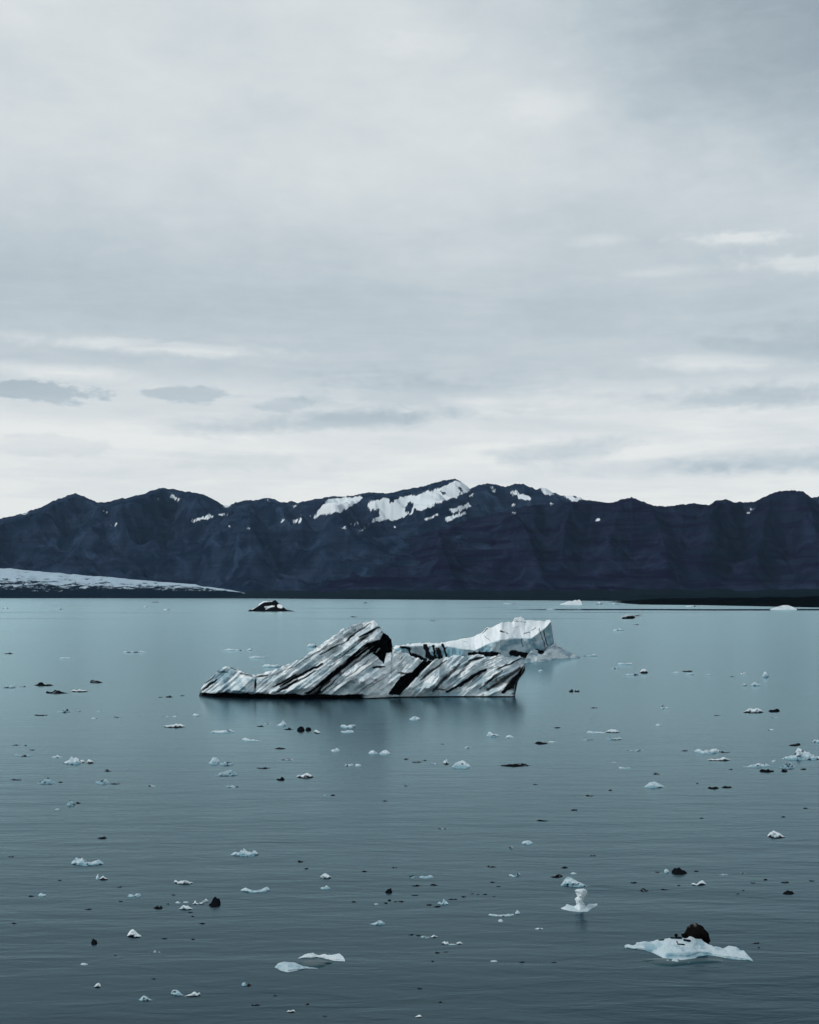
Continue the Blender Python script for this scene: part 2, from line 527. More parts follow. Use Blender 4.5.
def build_range(name, sky, yr0, y0, mat, amp, terr, seed, snow=True, rows=190, spurs=()):
    inside = np.arange(-60, 880, 1.0)
    px = np.concatenate([np.linspace(-700, -64, 120), inside, np.linspace(884, 1500, 120)])
    px = px[(px >= sky[0][0]) & (px <= sky[-1][0])]
    sy = np.interp(px, [p[0] for p in sky], [p[1] for p in sky])
    jag = (ridged(px / 8, px * 0, seed + 40, 4, .65) - .6) * -3.4
    sy = sy + jag * np.where((px > 0) & (px < 819), .85, 1.5)
    v = np.linspace(0, 1, rows)
    yr = yr0 + (fbm(px / 60, px * 0, seed, 3) - .5) * yr0 * 0.16
    Y = y0 + (yr[None, :] - y0) * v[:, None] + (fbm(px[None, :] / 90, v[:, None] * 2, seed + 3, 3) - .5) * 250 * np.sin(v * np.pi)[:, None]
    X = (px[None, :] - CX) * Y / F
    zr = CAMH + (HY - sy) * yr / F
    prof = .22 * v + .78 * v ** 1.9
    z = zr[None, :] * prof[:, None]
    env = np.clip(4 * v * (1 - v), 0, 1)[:, None] ** .7
    wx = X + 500 * (fbm(X / 1500, Y / 1500, seed + 9, 3) - .5)
    spur = ridged(wx / 1300 + Y / 2600, Y / 2000 - wx / 5200, seed + 5, 4, .5) - .55
    gul = ridged(wx / 330 + Y / 420, Y / 1500 - wx / 900, seed + 15, 4, .55) - .55
    pxg, pyg = CX + F * X / Y, HY - F * (z - CAMH) / Y
    pyg = pyg + (fbm(X / 250, Y / 250, seed + 17, 3) - .5) * 14
    for (ax, ay, bx, by, wd, am) in spurs:
        dd, uu = seg_d(pxg, pyg, ax, ay, bx, by)
        z = z + 1.8 * am * np.clip(1 - dd / wd, 0, 1) ** 1.2 * (.35 + .65 * np.sin(np.pi * np.clip(uu * .9 + .05, 0, 1)))
    z = z + env * amp * (1.0 * spur + .36 * gul) * np.clip(zr / 600, .15, 1.3)[None, :]
    z += env * 14 * (fbm(X / 60, Y / 60, seed + 21, 4, .6) - .5)
    if terr:
        q = z / terr + 1.2 * fbm(X / 900, Y / 900, seed + 30, 3)
        fr = q - np.floor(q)
        up = sstep(v, .3, .55)[:, None]
        z = z + up * terr * .42 * (sstep(fr, .25, .75) - fr)
    zmax = CAMH + (HY - sy)[None, :] * Y / F
    z = np.where(v[:, None] < .995, np.minimum(z, zmax - 4 - 60 * (1 - v[:, None])), zr[None, :])
    z = np.maximum(z, -1)
    # the far side
    nb = 10
    s = np.linspace(0, 1, nb + 1)[1:]
    Yb = yr[None, :] + 2600 * s[:, None]
    zb = zr[None, :] * (1 - s[:, None]) ** 1.3 - 40 * s[:, None]
    zb += (fbm(X[-1][None, :] / 300, Yb / 300, seed + 33, 3) - .5) * 80 * (s * (1 - s))[:, None]
    Xb = np.repeat(X[-1][None, :], nb, 0)
    X, Y, Z = np.vstack([X, Xb]), np.vstack([Y, Yb]), np.vstack([z, zb])
    ppx = CX + F * X / Y
    ppy = HY - F * (Z - CAMH) / Y
    sn = snow_of(ppx, ppy) if snow else np.zeros(X.shape)
    sn[rows:] = np.repeat(sn[rows - 1][None, :], nb, 0)
    nr, nc = X.shape
    return structure(new_obj(name, np.stack([X, Y, Z], -1).reshape(-1, 3), grid_faces(nr, nc), mat, attrs={'snow': sn}))


build_range("mountain_range", SKY_BACK, 7600, 5000, M_BACK, 560, 0, 3, spurs=[
    (150, 512, 92, 562, 26, 150), (166, 500, 120, 556, 18, 110), (168, 500, 250, 578, 30, 170), (205, 500, 262, 556, 18, 110), (240, 508, 300, 566, 20, 120), (285, 508, 336, 560, 20, 120),
    (75, 498, 40, 560, 26, 120), (78, 500, 110, 545, 18, 80), (330, 520, 300, 568, 16, 90), (366, 525, 330, 575, 22, 120), (400, 525, 360, 566, 18, 90), (30, 520, -20, 580, 26, 120)])
build_range("basalt_cliffs", SKY_FRONT, 6000, 4450, M_FRONT, 220, 62, 71, spurs=[
    (420, 540, 452, 590, 20, 60), (500, 520, 540, 590, 22, 70), (634, 505, 610, 560, 22, 80), (636, 510, 668, 580, 24, 80), (724, 506, 700, 570, 20, 70), (790, 500, 752, 575, 24, 90), (792, 505, 826, 575, 24, 90), (575, 510, 560, 580, 18, 60)])


def build_sheet(name, px, y_near, y_far, top_row, mat, seed, rows=30, rough=.25, fn=None, back=400, pw=.8):
    """low land rising from the water's edge (distance y_near) to a crest seen at row top_row (distance y_far)"""
    v = np.linspace(0, 1, rows)
    Y = y_near[None, :] + (y_far - y_near)[None, :] * v[:, None]
    X = (px[None, :] - CX) * Y / F
    zc = np.maximum(CAMH + (HY - top_row) * y_far / F, .3)
    Z = zc[None, :] * v[:, None] ** pw * (1 + rough * (fbm(X / 60, Y / 60, seed, 4) - .5) * (1.2 - v[:, None])) - .25 * (1 - v[:, None])
    nb = 5
    s = np.linspace(0, 1, nb + 1)[1:]
    Yb = y_far[None, :] + back * s[:, None]
    Zb = zc[None, :] * (1 - s[:, None]) - 1.5 * s[:, None]
    X, Y, Z = np.vstack([X, np.repeat(X[-1][None, :], nb, 0)]), np.vstack([Y, Yb]), np.vstack([Z, Zb])
    at = {'ash': fn(CX + F * X / Y, HY - F * (Z - CAMH) / Y)} if fn else None
    return structure(new_obj(name, np.stack([X, Y, Z], -1).reshape(-1, 3), grid_faces(*X.shape), mat, attrs=at))


_px = np.concatenate([np.linspace(-600, -30, 60), np.arange(-25, 845, 2.5), np.linspace(850, 1400, 60)])
_top = np.interp(_px, [-600, 120, 215, 245], [597.6, 597.6, 595.5, 590.4]) - (fbm(_px / 30, _px * 0, 12, 5, .6) - .5) * 7 * sstep(_px, 200, 260)
_near = yw_of(np.interp(_px, [-600, 0, 250, 400, 560, 640, 819, 1400], [598.2, 598.3, 598.4, 599.6, 600.6, 601.2, 601.5, 601.5]))
build_sheet("lowland_shore", _px, _near, _near + 900, _top, mat_land(), 14, back=1500)

_px = np.concatenate([np.linspace(-500, -12, 60), np.arange(-10, 262, 1.0)])
_t = np.interp(_px, [-500, -380, -220, 0, 68, 137, 191, 225, 241, 262], [597.5, 574, 560, 568, 573.6, 579.6, 584.5, 589.5, 592, 596.4]) - (fbm(_px / 12, _px * 0, 6, 4) - .5) * 1.6
_b = np.interp(_px, [-500, 0, 120, 200, 262], [598.1, 598.2, 598.2, 598.2, 598.2])


def glacier_dirt(px, py):
    top = np.interp(px, [-500, -380, -220, 0, 68, 137, 191, 241, 262], [597.5, 574, 560, 568, 573.6, 579.6, 584.5, 592, 596.4])
    lo = np.interp(px, [-500, 0, 60, 110, 160, 200, 240], [586, 585.5, 586, 586, 587.5, 588.5, 591.5])
    return np.clip((py - top) / np.maximum(lo - top, .8), 0, 2.2) * .52 - .02 + .25 * (py > lo + 2.5)


build_sheet("glacier", _px, yw_of(_b), yw_of(_b) + np.interp(_px, [-500, 150, 262], [560, 480, 300]), _t, mat_glacier(), 55, rows=90, rough=.35, fn=glacier_dirt, back=500, pw=1.0)

_px = np.concatenate([np.arange(617, 845, 1.0), np.linspace(850, 1500, 70)])
_n = yw_of(np.interp(_px, [617, 640, 700, 760, 819, 1500], [603.0, 604.6, 605.2, 606.4, 607.6, 612]))
_t = np.interp(_px, [617, 625, 640, 660, 690, 720, 760, 819, 1500], [602.8, 601.6, 599.6, 598.6, 597.6, 597.9, 597.0, 596.4, 594]) - (fbm(_px / 14, _px * 0, 16, 4) - .5) * 1.6
build_sheet("moraine_spit", _px, _n, _n + 260, _t, mat_spit(), 77, rows=24, rough=.8, back=300, pw=.6)


# ------------------------------------------------------------------ ice
def relief(name, px, top, base, kslope=.8, frac=.6, lip=None, lipd=.25, kback=.9, rows=24, brows=10, disp=None,
           rough=.12, seed=0, ash=None, blue=None, parts=None, parent=None, warp=None, mat=None, notch=None, minb=.12, sub=.3):
    """a solid of ice: its waterline stands at row base(px), its crest at row top(px); the face between leans back
    (kslope metres per metre of height), a far side closes it. parts: function(px, py, t) -> {face mask name}"""
    px = np.asarray(px, float)
    nc = len(px)
    hp = np.maximum(base - top, .05)
    yw = yw_of(base)
    t = np.linspace(0, 1, rows)[:, None]
    py = base[None, :] - hp[None, :] * t
    qx = np.repeat(px[None, :], rows, 0)
    if warp is not None:
        qx = warp(qx, base[None, :] - py)
    m = yw[None, :] / F                                      # metres per px
    ypl = np.where(py > HY + 1.5, CAMH * F / np.maximum(py - HY, 1.5), 1e9)
    hm = hp[None, :] * m * t
    if lip is None:
        D = kslope * hm
    else:
        tl = np.clip((base - lip) / hp, .05, .97)[None, :]
        full = kslope * hp[None, :] * m
        D = np.where(t < tl, full * lipd * t / tl, full * (lipd + (1 - lipd) * (t - tl) / (1 - tl)))
    nz = (fbm(qx / 7.0 + seed * 3.1, py / 5.0, seed, 4) - .5) * 2 * rough * np.maximum(hp[None, :] * m, .25 * np.max(hp) * m)
    D = D + nz * (.25 + t)
    if disp is not None:
        D = D + disp(qx, py, t)
    if notch is not None:
        nd, nh = notch
        D = D + (nd(qx) if callable(nd) else nd) * (1 - sstep(base[None, :] - py, nh * .75, nh * 1.0)) * np.clip(hp[None, :] / 14, 0, 1)
    D = np.minimum(D, frac * (ypl - yw[None, :]) + (0 if notch is None else (1.1 if callable(notch[0]) else notch[0]) * (t < .3)))
    Y = yw[None, :] + D
    X = (qx - CX) * Y / F
    Z = CAMH - (py - HY) * Y / F
    Yr, Zr, Xr = Y[-1], Z[-1], X[-1]
    s = np.linspace(0, 1, brows + 1)[1:][:, None]
    span = np.max(np.abs(X)) * 0 + (X[0, -1] - X[0, 0])
    wb = kback * np.maximum(Zr, 0) + minb * span * np.sqrt(np.clip(np.sin(np.pi * (px - px[0]) / (px[-1] - px[0])), 0, 1))
    Yb = Yr[None, :] + wb[None, :] * s
    ang = np.clip(s * math.pi / 2, 0, math.pi / 2)
    Zb = Zr[None, :] * np.cos(ang) ** .9 * (1 + .3 * (fbm(px[None, :] / 9 + 31, s * 3, seed + 50, 3) - .5) * s) - sub * s ** 4
    Xb = np.repeat(Xr[None, :], brows, 0)
    if warp is not None:
        Xb = (warp(np.repeat(px[None, :], brows, 0), hp[None, :] * np.cos(ang)) - CX) * Yr[None, :] / F
    Xb = Xb + (fbm(px[None, :] / 11, s * 3, seed + 70, 3) - .5) * .15 * wb[None, :] * s
    X = np.vstack([X[:1], X, Xb])
    Y = np.vstack([Y[:1], Y, Yb])
    Z = np.vstack([np.full((1, nc), -sub), Z, Zb])
    A = np.vstack([qx[:1], qx, np.repeat(qx[-1:], brows, 0)])
    B = np.vstack([py[:1], py, np.repeat(py[-1:], brows, 0)])
    T = np.vstack([np.zeros((1, nc)), np.repeat(t, nc, 1), np.ones((brows, nc))])
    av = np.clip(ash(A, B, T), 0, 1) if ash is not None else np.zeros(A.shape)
    bv = np.clip(blue(A, B, T), 0, 1) if blue is not None else np.zeros(A.shape)
    ox, oy = float(np.mean(X[0])), float(np.mean(Y[1]))
    V = np.stack([X - ox, Y - oy, Z], -1).reshape(-1, 3)
    FA = grid_faces(*A.shape)
    mat = mat or ICE
    if parts is None:
        o = new_obj(name, V, FA, mat, attrs={'ash': av, 'blue': bv}, smooth=True)
        o.location = (ox, oy, 0)
        return o
    root = empty(name, (ox, oy, 0))
    fa, fb, ft = (q.ravel()[FA].mean(1) for q in (A, B, T))
    left = np.ones(len(FA), bool)
    for pn, fn in parts:
        k = left & (fn(fa, fb, ft) if fn else True)
        left &= ~k
        f = FA[k]
        ids, inv = np.unique(f, return_inverse=True)
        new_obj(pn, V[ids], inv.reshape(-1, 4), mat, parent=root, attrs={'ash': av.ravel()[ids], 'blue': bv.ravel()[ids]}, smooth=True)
    return root


def prof(px, pts):
    return np.interp(px, [p[0] for p in pts], [p[1] for p in pts])


# ---- the striped iceberg
MT = [(199, 696), (200, 690), (203, 684), (208, 680), (214, 675), (218, 671), (222, 668), (228, 666), (233, 668), (238, 669), (246, 673), (256, 675), (262, 673), (275, 669),
      (286, 666), (290, 664), (298, 660), (310, 653), (320, 646), (332, 637), (345, 628), (348, 628), (350, 626), (357, 623), (367, 622), (375, 621), (378, 624), (383, 632),
      (388, 635), (391, 638), (392, 645), (395, 650), (400, 651), (407, 653), (414, 656), (424, 661), (432, 661.5), (437, 659), (450, 657), (458, 655), (465, 656.5),
      (470, 655.5), (480, 655), (488, 657), (500, 655), (508, 657), (515, 656), (522, 657), (525, 663), (526, 696)]
MB = [(199, 697), (260, 698), (300, 699), (365, 699), (400, 697.5), (450, 697), (526, 697)]
BAND = [(304, 694), (311, 690), (340, 665), (367, 643), (380, 640), (384, 632), (391, 637), (393, 646), (392, 652), (386, 653), (384, 664), (378, 657), (372, 652), (345, 672), (322, 693), (320, 696)]
CLEFT = [(389, 694), (396, 684), (400, 677), (412, 672), (424, 660), (434, 660), (421, 672), (411, 683), (402, 692), (400, 696)]
STREAK = [(203, 690, 217, 680, 1.6, .9), (206, 683, 216, 675, 1.0, .8), (217, 672, 228, 672, 1.2, .7), (229, 667, 238, 670, .8, .7), (240, 673, 252, 676, 1.4, .7), (256, 677, 255, 692, 1.0, .95), (257, 677, 268, 675, 1.8, .8),
          (242, 678, 240, 692, .6, .4), (231, 690, 228, 680, .5, .4), (273, 687, 296, 675, 1.6, .9), (278, 692, 298, 680, 1.8, .95), (280, 686, 322, 664, 1.9, .95), (286, 688, 320, 669, 1.0, .8), (262, 680, 300, 664, .9, .6), (296, 665, 330, 645, .9, .7), (300, 672, 345, 650, .7, .5),
          (320, 655, 346, 641, 1.1, .85), (346, 641, 353, 635, 1.3, .9), (333, 663, 372, 633, .8, .8), (318, 678, 345, 656, .7, .6), (360, 637, 379, 627, 1.7, .95), (346, 640, 371, 623, 1.1, .8), (330, 648, 350, 632, .7, .6), (345, 630, 362, 624, .7, .6), (357, 642, 366, 637, .8, .8),
          (330, 690, 376, 655, .8, .7), (343, 690, 380, 662, .6, .55), (352, 690, 384, 666, .6, .5), (373, 668, 384, 667, 1.2, .95), (360, 690, 392, 671, .7, .6), (367, 688, 388, 676, .8, .6),
          (404, 664, 424, 664, .6, .4), (390, 672, 414, 664, .7, .5), (398, 673, 408, 674, 1.2, .8), (420, 680, 446, 660, 1.5, .8), (412, 690, 436, 672, .7, .6), (433, 691, 459, 664, 2.6, .75), (433, 689, 447, 690, 1.0, .8), (440, 684, 452, 672, 1.4, .85),
          (447, 692, 486, 669, 2.4, .98), (455, 677, 471, 661, 1.9, .7), (468, 661, 484, 657, 1.5, .85), (470, 684, 492, 664, .8, .7), (480, 689, 502, 670, 1.5, .8), (497, 669, 523, 658, 1.2, .85), (488, 690, 520, 668, 3.0, .8), (503, 692, 525, 668, 4.0, .95), (508, 688, 518, 682, 5, .9), (484, 663, 498, 656, .8, .7), (460, 693, 476, 682, .8, .6), (424, 694, 440, 684, .6, .5)]  # broad strokes at the right end paint its shaded face dark
PALE = [(322, 690, 338, 676, 1.3), (342, 671, 369, 651, 1.2), (350, 668, 366, 656, .7), (376, 652, 380, 648, .7)]


def strata(px, py):
    th = np.radians(np.interp(px, [200, 300, 400, 440, 525], [40, 40, 42, 38, 31]))
    return px * np.sin(th) + py * np.cos(th), px * np.cos(th) - py * np.sin(th)


def main_ash_shade(px, py, t):
    wx = px + (fbm(px / 6, py / 6, 91, 3) - .5) * 2.2
    wy = py + (fbm(px / 6, py / 6, 95, 3) - .5) * 2.2
    a = np.zeros(px.shape)
    for (x0, y0, x1, y1, w, k) in STREAK:
        d, u = seg_d(wx, wy, x0, y0, x1, y1)
        ww = w * (.5 + .8 * np.sin(np.pi * np.clip(u, .06, .94)) * .7)
        a = np.maximum(a, .92 * k * (1 - sstep(d, ww * .35, ww * 1.4)))
    s, l = strata(px, py)
    line = 1 - np.abs(2 * fbm(s / 7.0, l / 110, 34, 2, .5) - 1)
    a = np.maximum(a, .55 * sstep(line, .90, .99) * sstep(fbm(s / 9, l / 22, 35, 2), .38, .55) * sstep(px, 215, 290))
    fine = fbm(s / 2.1, l / 30, 33, 3, .6)
    a = np.maximum(a, .28 * sstep(fine, .66, .80) * sstep(px, 225, 300))
    fine2 = fbm(s / 5.5, l / 70, 37, 3, .6)
    a = np.maximum(a, .25 * sstep(fine2, .66, .8) * sstep(px, 255, 320))
    a = np.maximum(a, in_poly(wx, wy, BAND) * 1.0)
    a = np.maximum(a, in_poly(wx, wy, CLEFT) * 1.0)
    grit = sstep(fbm(s / 1.6, l / 26, 39, 3, .6), .52, .70)                     # thin grey layers inside the black ones
    inside = in_poly(wx, wy, BAND) | in_poly(wx, wy, CLEFT)
    a = np.where(inside, a - .42 * grit * (px < 374), a)
    for (x0, y0, x1, y1, w) in PALE:
        d, u = seg_d(wx, wy, x0, y0, x1, y1)
        a = a * (1 - .75 * (1 - sstep(d, w * .5, w * 1.3)))
    bs = prof(px, MB)
    a = np.maximum(a, (1 - sstep(bs - py + (fbm(px / 7, py * 0, 58, 3) - .5) * 3, 3.6, 6.0)) * (1 - sstep(px, 358, 370)))  # waterline undercut darkened: wet ice plus its shade put into the colour
    a = np.maximum(a, (1 - sstep(bs - py, .6, 1.6)) * .9)  # thin dark waterline painted the same way
    return np.where(t >= .999, np.maximum(a, .9 * sstep(px, 495, 515)), a)  # far side of the right end darkened, shade put into the colour


def main_blue(px, py, t):
    n = fbm(px / 12, py / 8, 44, 3)
    sh = (1 - sstep(px, 255, 300)) * sstep(n, .4, .6) * .6
    s, l = strata(px, py)
    return np.maximum(sh, sstep(n, .42, .7) * .4) + .25 * sstep(fbm(s / 6, l / 50, 49, 3), .5, .68) + .15 * sstep(py, 682, 694)


def main_disp(px, py, t):
    s, l = strata(px, py)
    r = ridged(s / 9, l / 90, 61, 3, .5) - .5
    r2 = fbm(s / 3.0, l / 40, 66, 3) - .5
    big = fbm(px / 26, py / 20, 12, 3) - .5
    d = -2.2 * r - 1.0 * r2 + 2.4 * big
    b = in_poly(px, py, BAND).astype(float) + in_poly(px, py, CLEFT)
    lower = sstep(s, 669, 676)                                  # the wedge below the black band stands forward
    d = d + b * 1.5 - 1.4 * lower * (px < 440)
    d = d * np.clip(t * 4, 0.0, 1)
    d = d + 3.5 * sstep(px, 510, 526) + 2.0 * (1 - sstep(px, 199, 212))
    return d


def main_warp(q, t):
    # the right end overhangs the water
    return q - 11 * sstep(q, 498, 524) * (1 - sstep(t, 11, 27))


px = np.arange(199, 526.01, .5)
_top = prof(px, MT)
_s, _l = strata(px, _top)
_top = _top + (vnoise(px / 2.6, px * 0, 19) - .5) * 2.2 + (vnoise(px / 1.2, px * 0, 23) - .5) * .9
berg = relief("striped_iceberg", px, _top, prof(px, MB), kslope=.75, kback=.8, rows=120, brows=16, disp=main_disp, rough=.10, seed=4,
              ash=main_ash_shade, blue=main_blue, warp=main_warp, notch=(lambda q: 1.1 * (1 - sstep(q, 352, 374)), 4.0), frac=.8, minb=.06, sub=1.0,
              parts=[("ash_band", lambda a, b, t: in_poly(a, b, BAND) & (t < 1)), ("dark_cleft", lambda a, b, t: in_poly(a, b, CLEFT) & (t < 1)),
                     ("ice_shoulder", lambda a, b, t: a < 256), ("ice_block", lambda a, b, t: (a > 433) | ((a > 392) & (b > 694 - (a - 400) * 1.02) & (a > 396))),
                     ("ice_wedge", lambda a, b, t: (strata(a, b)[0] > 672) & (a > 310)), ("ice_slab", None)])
tag(berg, "large tilted iceberg with diagonal black ash stripes, in the middle of the lagoon", "iceberg")

# ---- the pale blue iceberg behind it
BT = [(386, 652), (392, 647), (400, 645), (410, 644), (425, 643), (440, 643), (455, 640.5), (467, 637), (473, 637), (478, 634), (482, 632), (486, 628), (489, 627.5), (492, 627), (497, 624), (505, 622),
      (512, 622), (515, 618.5), (521, 617), (525, 620), (535, 621), (545, 621), (550, 620.5), (552, 622), (553, 628), (554, 640), (556, 655)]
BL = [(386, 653), (400, 646.3), (425, 645), (447, 646), (465, 649), (475, 650), (490, 642.5), (500, 639.5), (520, 638), (531, 638), (540, 632), (547, 626), (551, 621.5), (556, 656)]
BB = [(386, 664), (500, 663.5), (530, 661), (556, 659.5)]
BASH_SHADE = [(401, 647, 410, 649, 1.5, .9), (409, 650, 413, 658, 1.2, .9), (425, 646, 430, 658, 2.6, .9), (433, 646, 436, 658, 1.5, .9), (438, 650, 442, 660, 3, .8), (443, 645, 447, 658, 1.2, 1), (428, 656, 440, 660, 3, .9), (412, 655, 425, 660, 2.5, .85),
        (470, 654, 481, 654, 2.6, 1), (483, 654, 498, 654, 2.6, 1), (512, 653, 526, 655, 3.2, 1), (538, 652, 546, 655, 3.5, 1), (521, 639, 523, 647, .9, .7), (539.5, 629, 545, 647, .9, 1), (543.5, 630, 547.5, 645, .9, 1), (549, 623, 551, 646, .6, .4),  # the mark by the foot paints the dark void under the overhang
        (487.5, 628.5, 483, 633, .8, 1), (484, 636, 490, 640, .6, .8), (500, 631, 506, 632, .8, .8), (507, 632, 508, 634, .7, .8), (512, 628, 518, 627, .6, .7), (524, 634, 530, 632, .8, .8), (531, 631, 536, 628, .7, .7), (510, 622, 516, 619, .8, .9), (514, 621.5, 526, 621.5, .7, .7),
        (457, 639, 468, 637.4, .8, 1), (462, 641, 468, 642, .5, .6), (440, 648, 450, 650, .5, .4)]


def back_ash_shade(px, py, t):
    wx = px + (fbm(px / 3, py / 3, 81, 3) - .5) * 2.6
    wy = py + (fbm(px / 3, py / 3, 85, 3) - .5) * 2.2
    a = np.zeros(px.shape)
    for (x0, y0, x1, y1, w, k) in BASH_SHADE:
        d, u = seg_d(wx, wy, x0, y0, x1, y1)
        w = w if w >= 1.1 else w * .62
        a = np.maximum(a, k * (1 - sstep(d, w * .5, w * 1.3)))
    return a


def back_blue(px, py, t):
    lp = prof(px, BL)
    return sstep(py, lp - .5, lp + 1.6) * (.55 + .6 * sstep(fbm(px / 9, py / 6, 48, 3), .3, .65)) * (t < 1)  # blue ice below the lip, deepened by the wall's shade painted in


px = np.arange(386, 556.01, .5)
_bt = prof(px, BT) + (vnoise(px / 2.4, px * 0, 29) - .5) * 1.5
_bl = np.maximum(prof(px, BL) + (vnoise(px / 5, px * 0, 27) - .5) * 1.6, _bt + .4)
back = relief("pale_iceberg", px, _bt, prof(px, BB), kslope=1.6, lip=_bl, lipd=.10, kback=.7, rows=90, brows=14, rough=.035, seed=9,
              disp=lambda a, b, t: (fbm(a / 14, b / 30, 71, 4) - .5) * 4.0 * np.clip(t * 5, 0, 1) + 4.5 * sstep(a, 540, 556),
              ash=back_ash_shade, blue=back_blue, frac=.8, minb=.07, sub=1.0,
              parts=[("blue_ice_wall", lambda a, b, t: b > prof(a, BL)), ("snow_top", None)])
tag(back, "pale blue iceberg with a white snowy top, behind the striped iceberg", "iceberg")
_fx = np.arange(524, 580.01, .5)
_ft = prof(_fx, [(524, 661.5), (527, 656), (531, 651), (535, 649.5), (541, 653), (546, 650), (551, 645), (556, 643), (560, 646), (565, 649), (570, 651.6), (576, 654.6), (580, 657)]) + (vnoise(_fx / 2.4, _fx * 0, 3) - .5) * 1.5
foot = relief("ice_foot", _fx, _ft, prof(_fx, [(524, 662.8), (545, 661.5), (560, 658.4), (580, 658)]), kslope=.9, kback=.7, rows=30, brows=8, rough=.55, seed=21, frac=.7, minb=.05,
              ash=lambda a, b, t: (1 - sstep(np.hypot((a - 541) / 3.5, (b - 652) / 2.4), .7, 1.2)), blue=lambda a, b, t: .1 + .9 * sstep(fbm(a / 5, b / 3, 6, 3), .35, .65) * (1 - t * .5))  # dark patch paints the shade of the hollow under the overhang
foot.parent = back
foot.location = (foot.location[0] - back.location[0], foot.location[1] - back.location[1], 0)

# ---- far icebergs
px = np.arange(248, 295.01, .4)
_t = prof(px, [(248, 610.6), (252, 609), (256, 607), (260, 603.5), (263, 601.5), (268, 600.6), (272, 601.2), (275, 600), (277, 602), (281, 604.5), (284, 608), (286, 609.6), (290, 610), (295, 611)]) + (vnoise(px / 1.5, px * 0, 7) - .5) * .8
o = relief("ash_covered_iceberg", px, _t, px * 0 + 611.4, kslope=.7, kback=.8, rows=40, rough=.15, seed=14, frac=.6,
           ash=lambda a, b, t: np.clip(.95 - .9 * (1 - sstep(seg_d(a, b, 252, 609, 263, 602)[0], .5, 1.1)) - .6 * (1 - sstep(seg_d(a, b, 265, 607.0, 274, 606.2)[0], .4, 1.1)) - .9 * (1 - sstep(seg_d(a, b, 279, 606, 281, 606.5)[0], 1, 2.6)) - .5 * (1 - sstep(seg_d(a, b, 266, 609, 272, 606)[0], .4, 1.2)) - .7 * (1 - sstep(seg_d(a, b, 264, 601.8, 272, 601.3)[0], .3, .8)), 0, 1))
tag(o, "black ash-covered iceberg with white streaks, far away before the glacier's right end", "iceberg")

px = np.arange(560, 582.01, .4)
_t = prof(px, [(560, 604), (565, 602.6), (569, 600.8), (572, 601.4), (575, 599.8), (577, 600.6), (579, 599.4), (581, 601), (582, 604)])
o = relief("white_iceberg", px, _t, px * 0 + 604.7, kslope=.8, rows=14, rough=.2, seed=15, frac=.5, blue=lambda a, b, t: .3 * fbm(a / 2, b, 5, 2))
tag(o, "small jagged white iceberg at the foot of the far cliffs, left of the dark spit", "iceberg")
px = np.arange(770, 797.01, .4)
_t = prof(px, [(770, 609.4), (773, 608), (778, 606.6), (783, 605.2), (788, 605.2), (792, 606.6), (797, 609)])
o = relief("white_iceberg", px, _t, px * 0 + 609.7, kslope=.8, rows=14, rough=.1, seed=16, frac=.5, blue=lambda a, b, t: .5 * fbm(a / 4, b, 5, 2))
tag(o, "low domed white iceberg in front of the black spit at the far right", "iceberg")
px = np.arange(620, 642.01, .4)
_t = prof(px, [(620, 618), (623, 615.6), (627, 614.4), (630, 614.8), (634, 616), (638, 614.6), (641, 613.4), (642, 614.6)])
o = relief("tilted_iceberg", px, _t, prof(px, [(620, 619), (632, 618.8), (642, 616.2)]), kslope=.6, rows=20, rough=.2, seed=18, frac=.5,
           ash=lambda a, b, t: np.clip((1 - sstep(seg_d(a, b, 623, 618.3, 634, 617.6)[0], .8, 1.5)) + (1 - sstep(seg_d(a, b, 627, 616.5, 639, 615.4)[0], .3, .7)) * .7, 0, 1))
tag(o, "small tilted iceberg with a dark underside, drifting before the left tip of the dark spit", "iceberg")

# ---- the floe with the boulder
NT = [(624, 950), (624.5, 945.5), (629, 944.5), (633, 946), (636, 945), (637, 942.5), (643, 941.6), (650, 942.4), (657, 940.4), (664, 940), (671, 938), (678, 937.4), (686, 938.5), (689, 938), (690, 936.8), (701, 938.2),
      (704, 942), (711, 945.6), (719, 947.5), (724, 948.5), (730, 945.8), (736, 946.8), (740, 950), (744, 951), (748, 955), (753, 960.5)]
NB = [(624, 948.4), (633, 950), (645, 951.6), (653, 954.6), (659, 957.5), (667, 962), (680, 963.4), (692, 962), (698, 958), (708, 956.6), (720, 958.5), (733, 961), (753, 962)]
px = np.arange(624, 753.01, .8)
_t = prof(px, NT) + (vnoise(px / 3, px * 0, 31) - .5) * .8


def near_disp(a, b, t):
    n = fbm(a / 9, b / 5, 131, 4) - .5
    return n * .42 * np.sin(np.pi * np.clip(t, 0, 1)) + .25 * (1 - sstep(seg_d(a, b, 660, 956, 700, 955)[0], .5, 3)) - .2 * (1 - sstep(seg_d(a, b, 662, 960, 690, 961)[0], 1, 4))


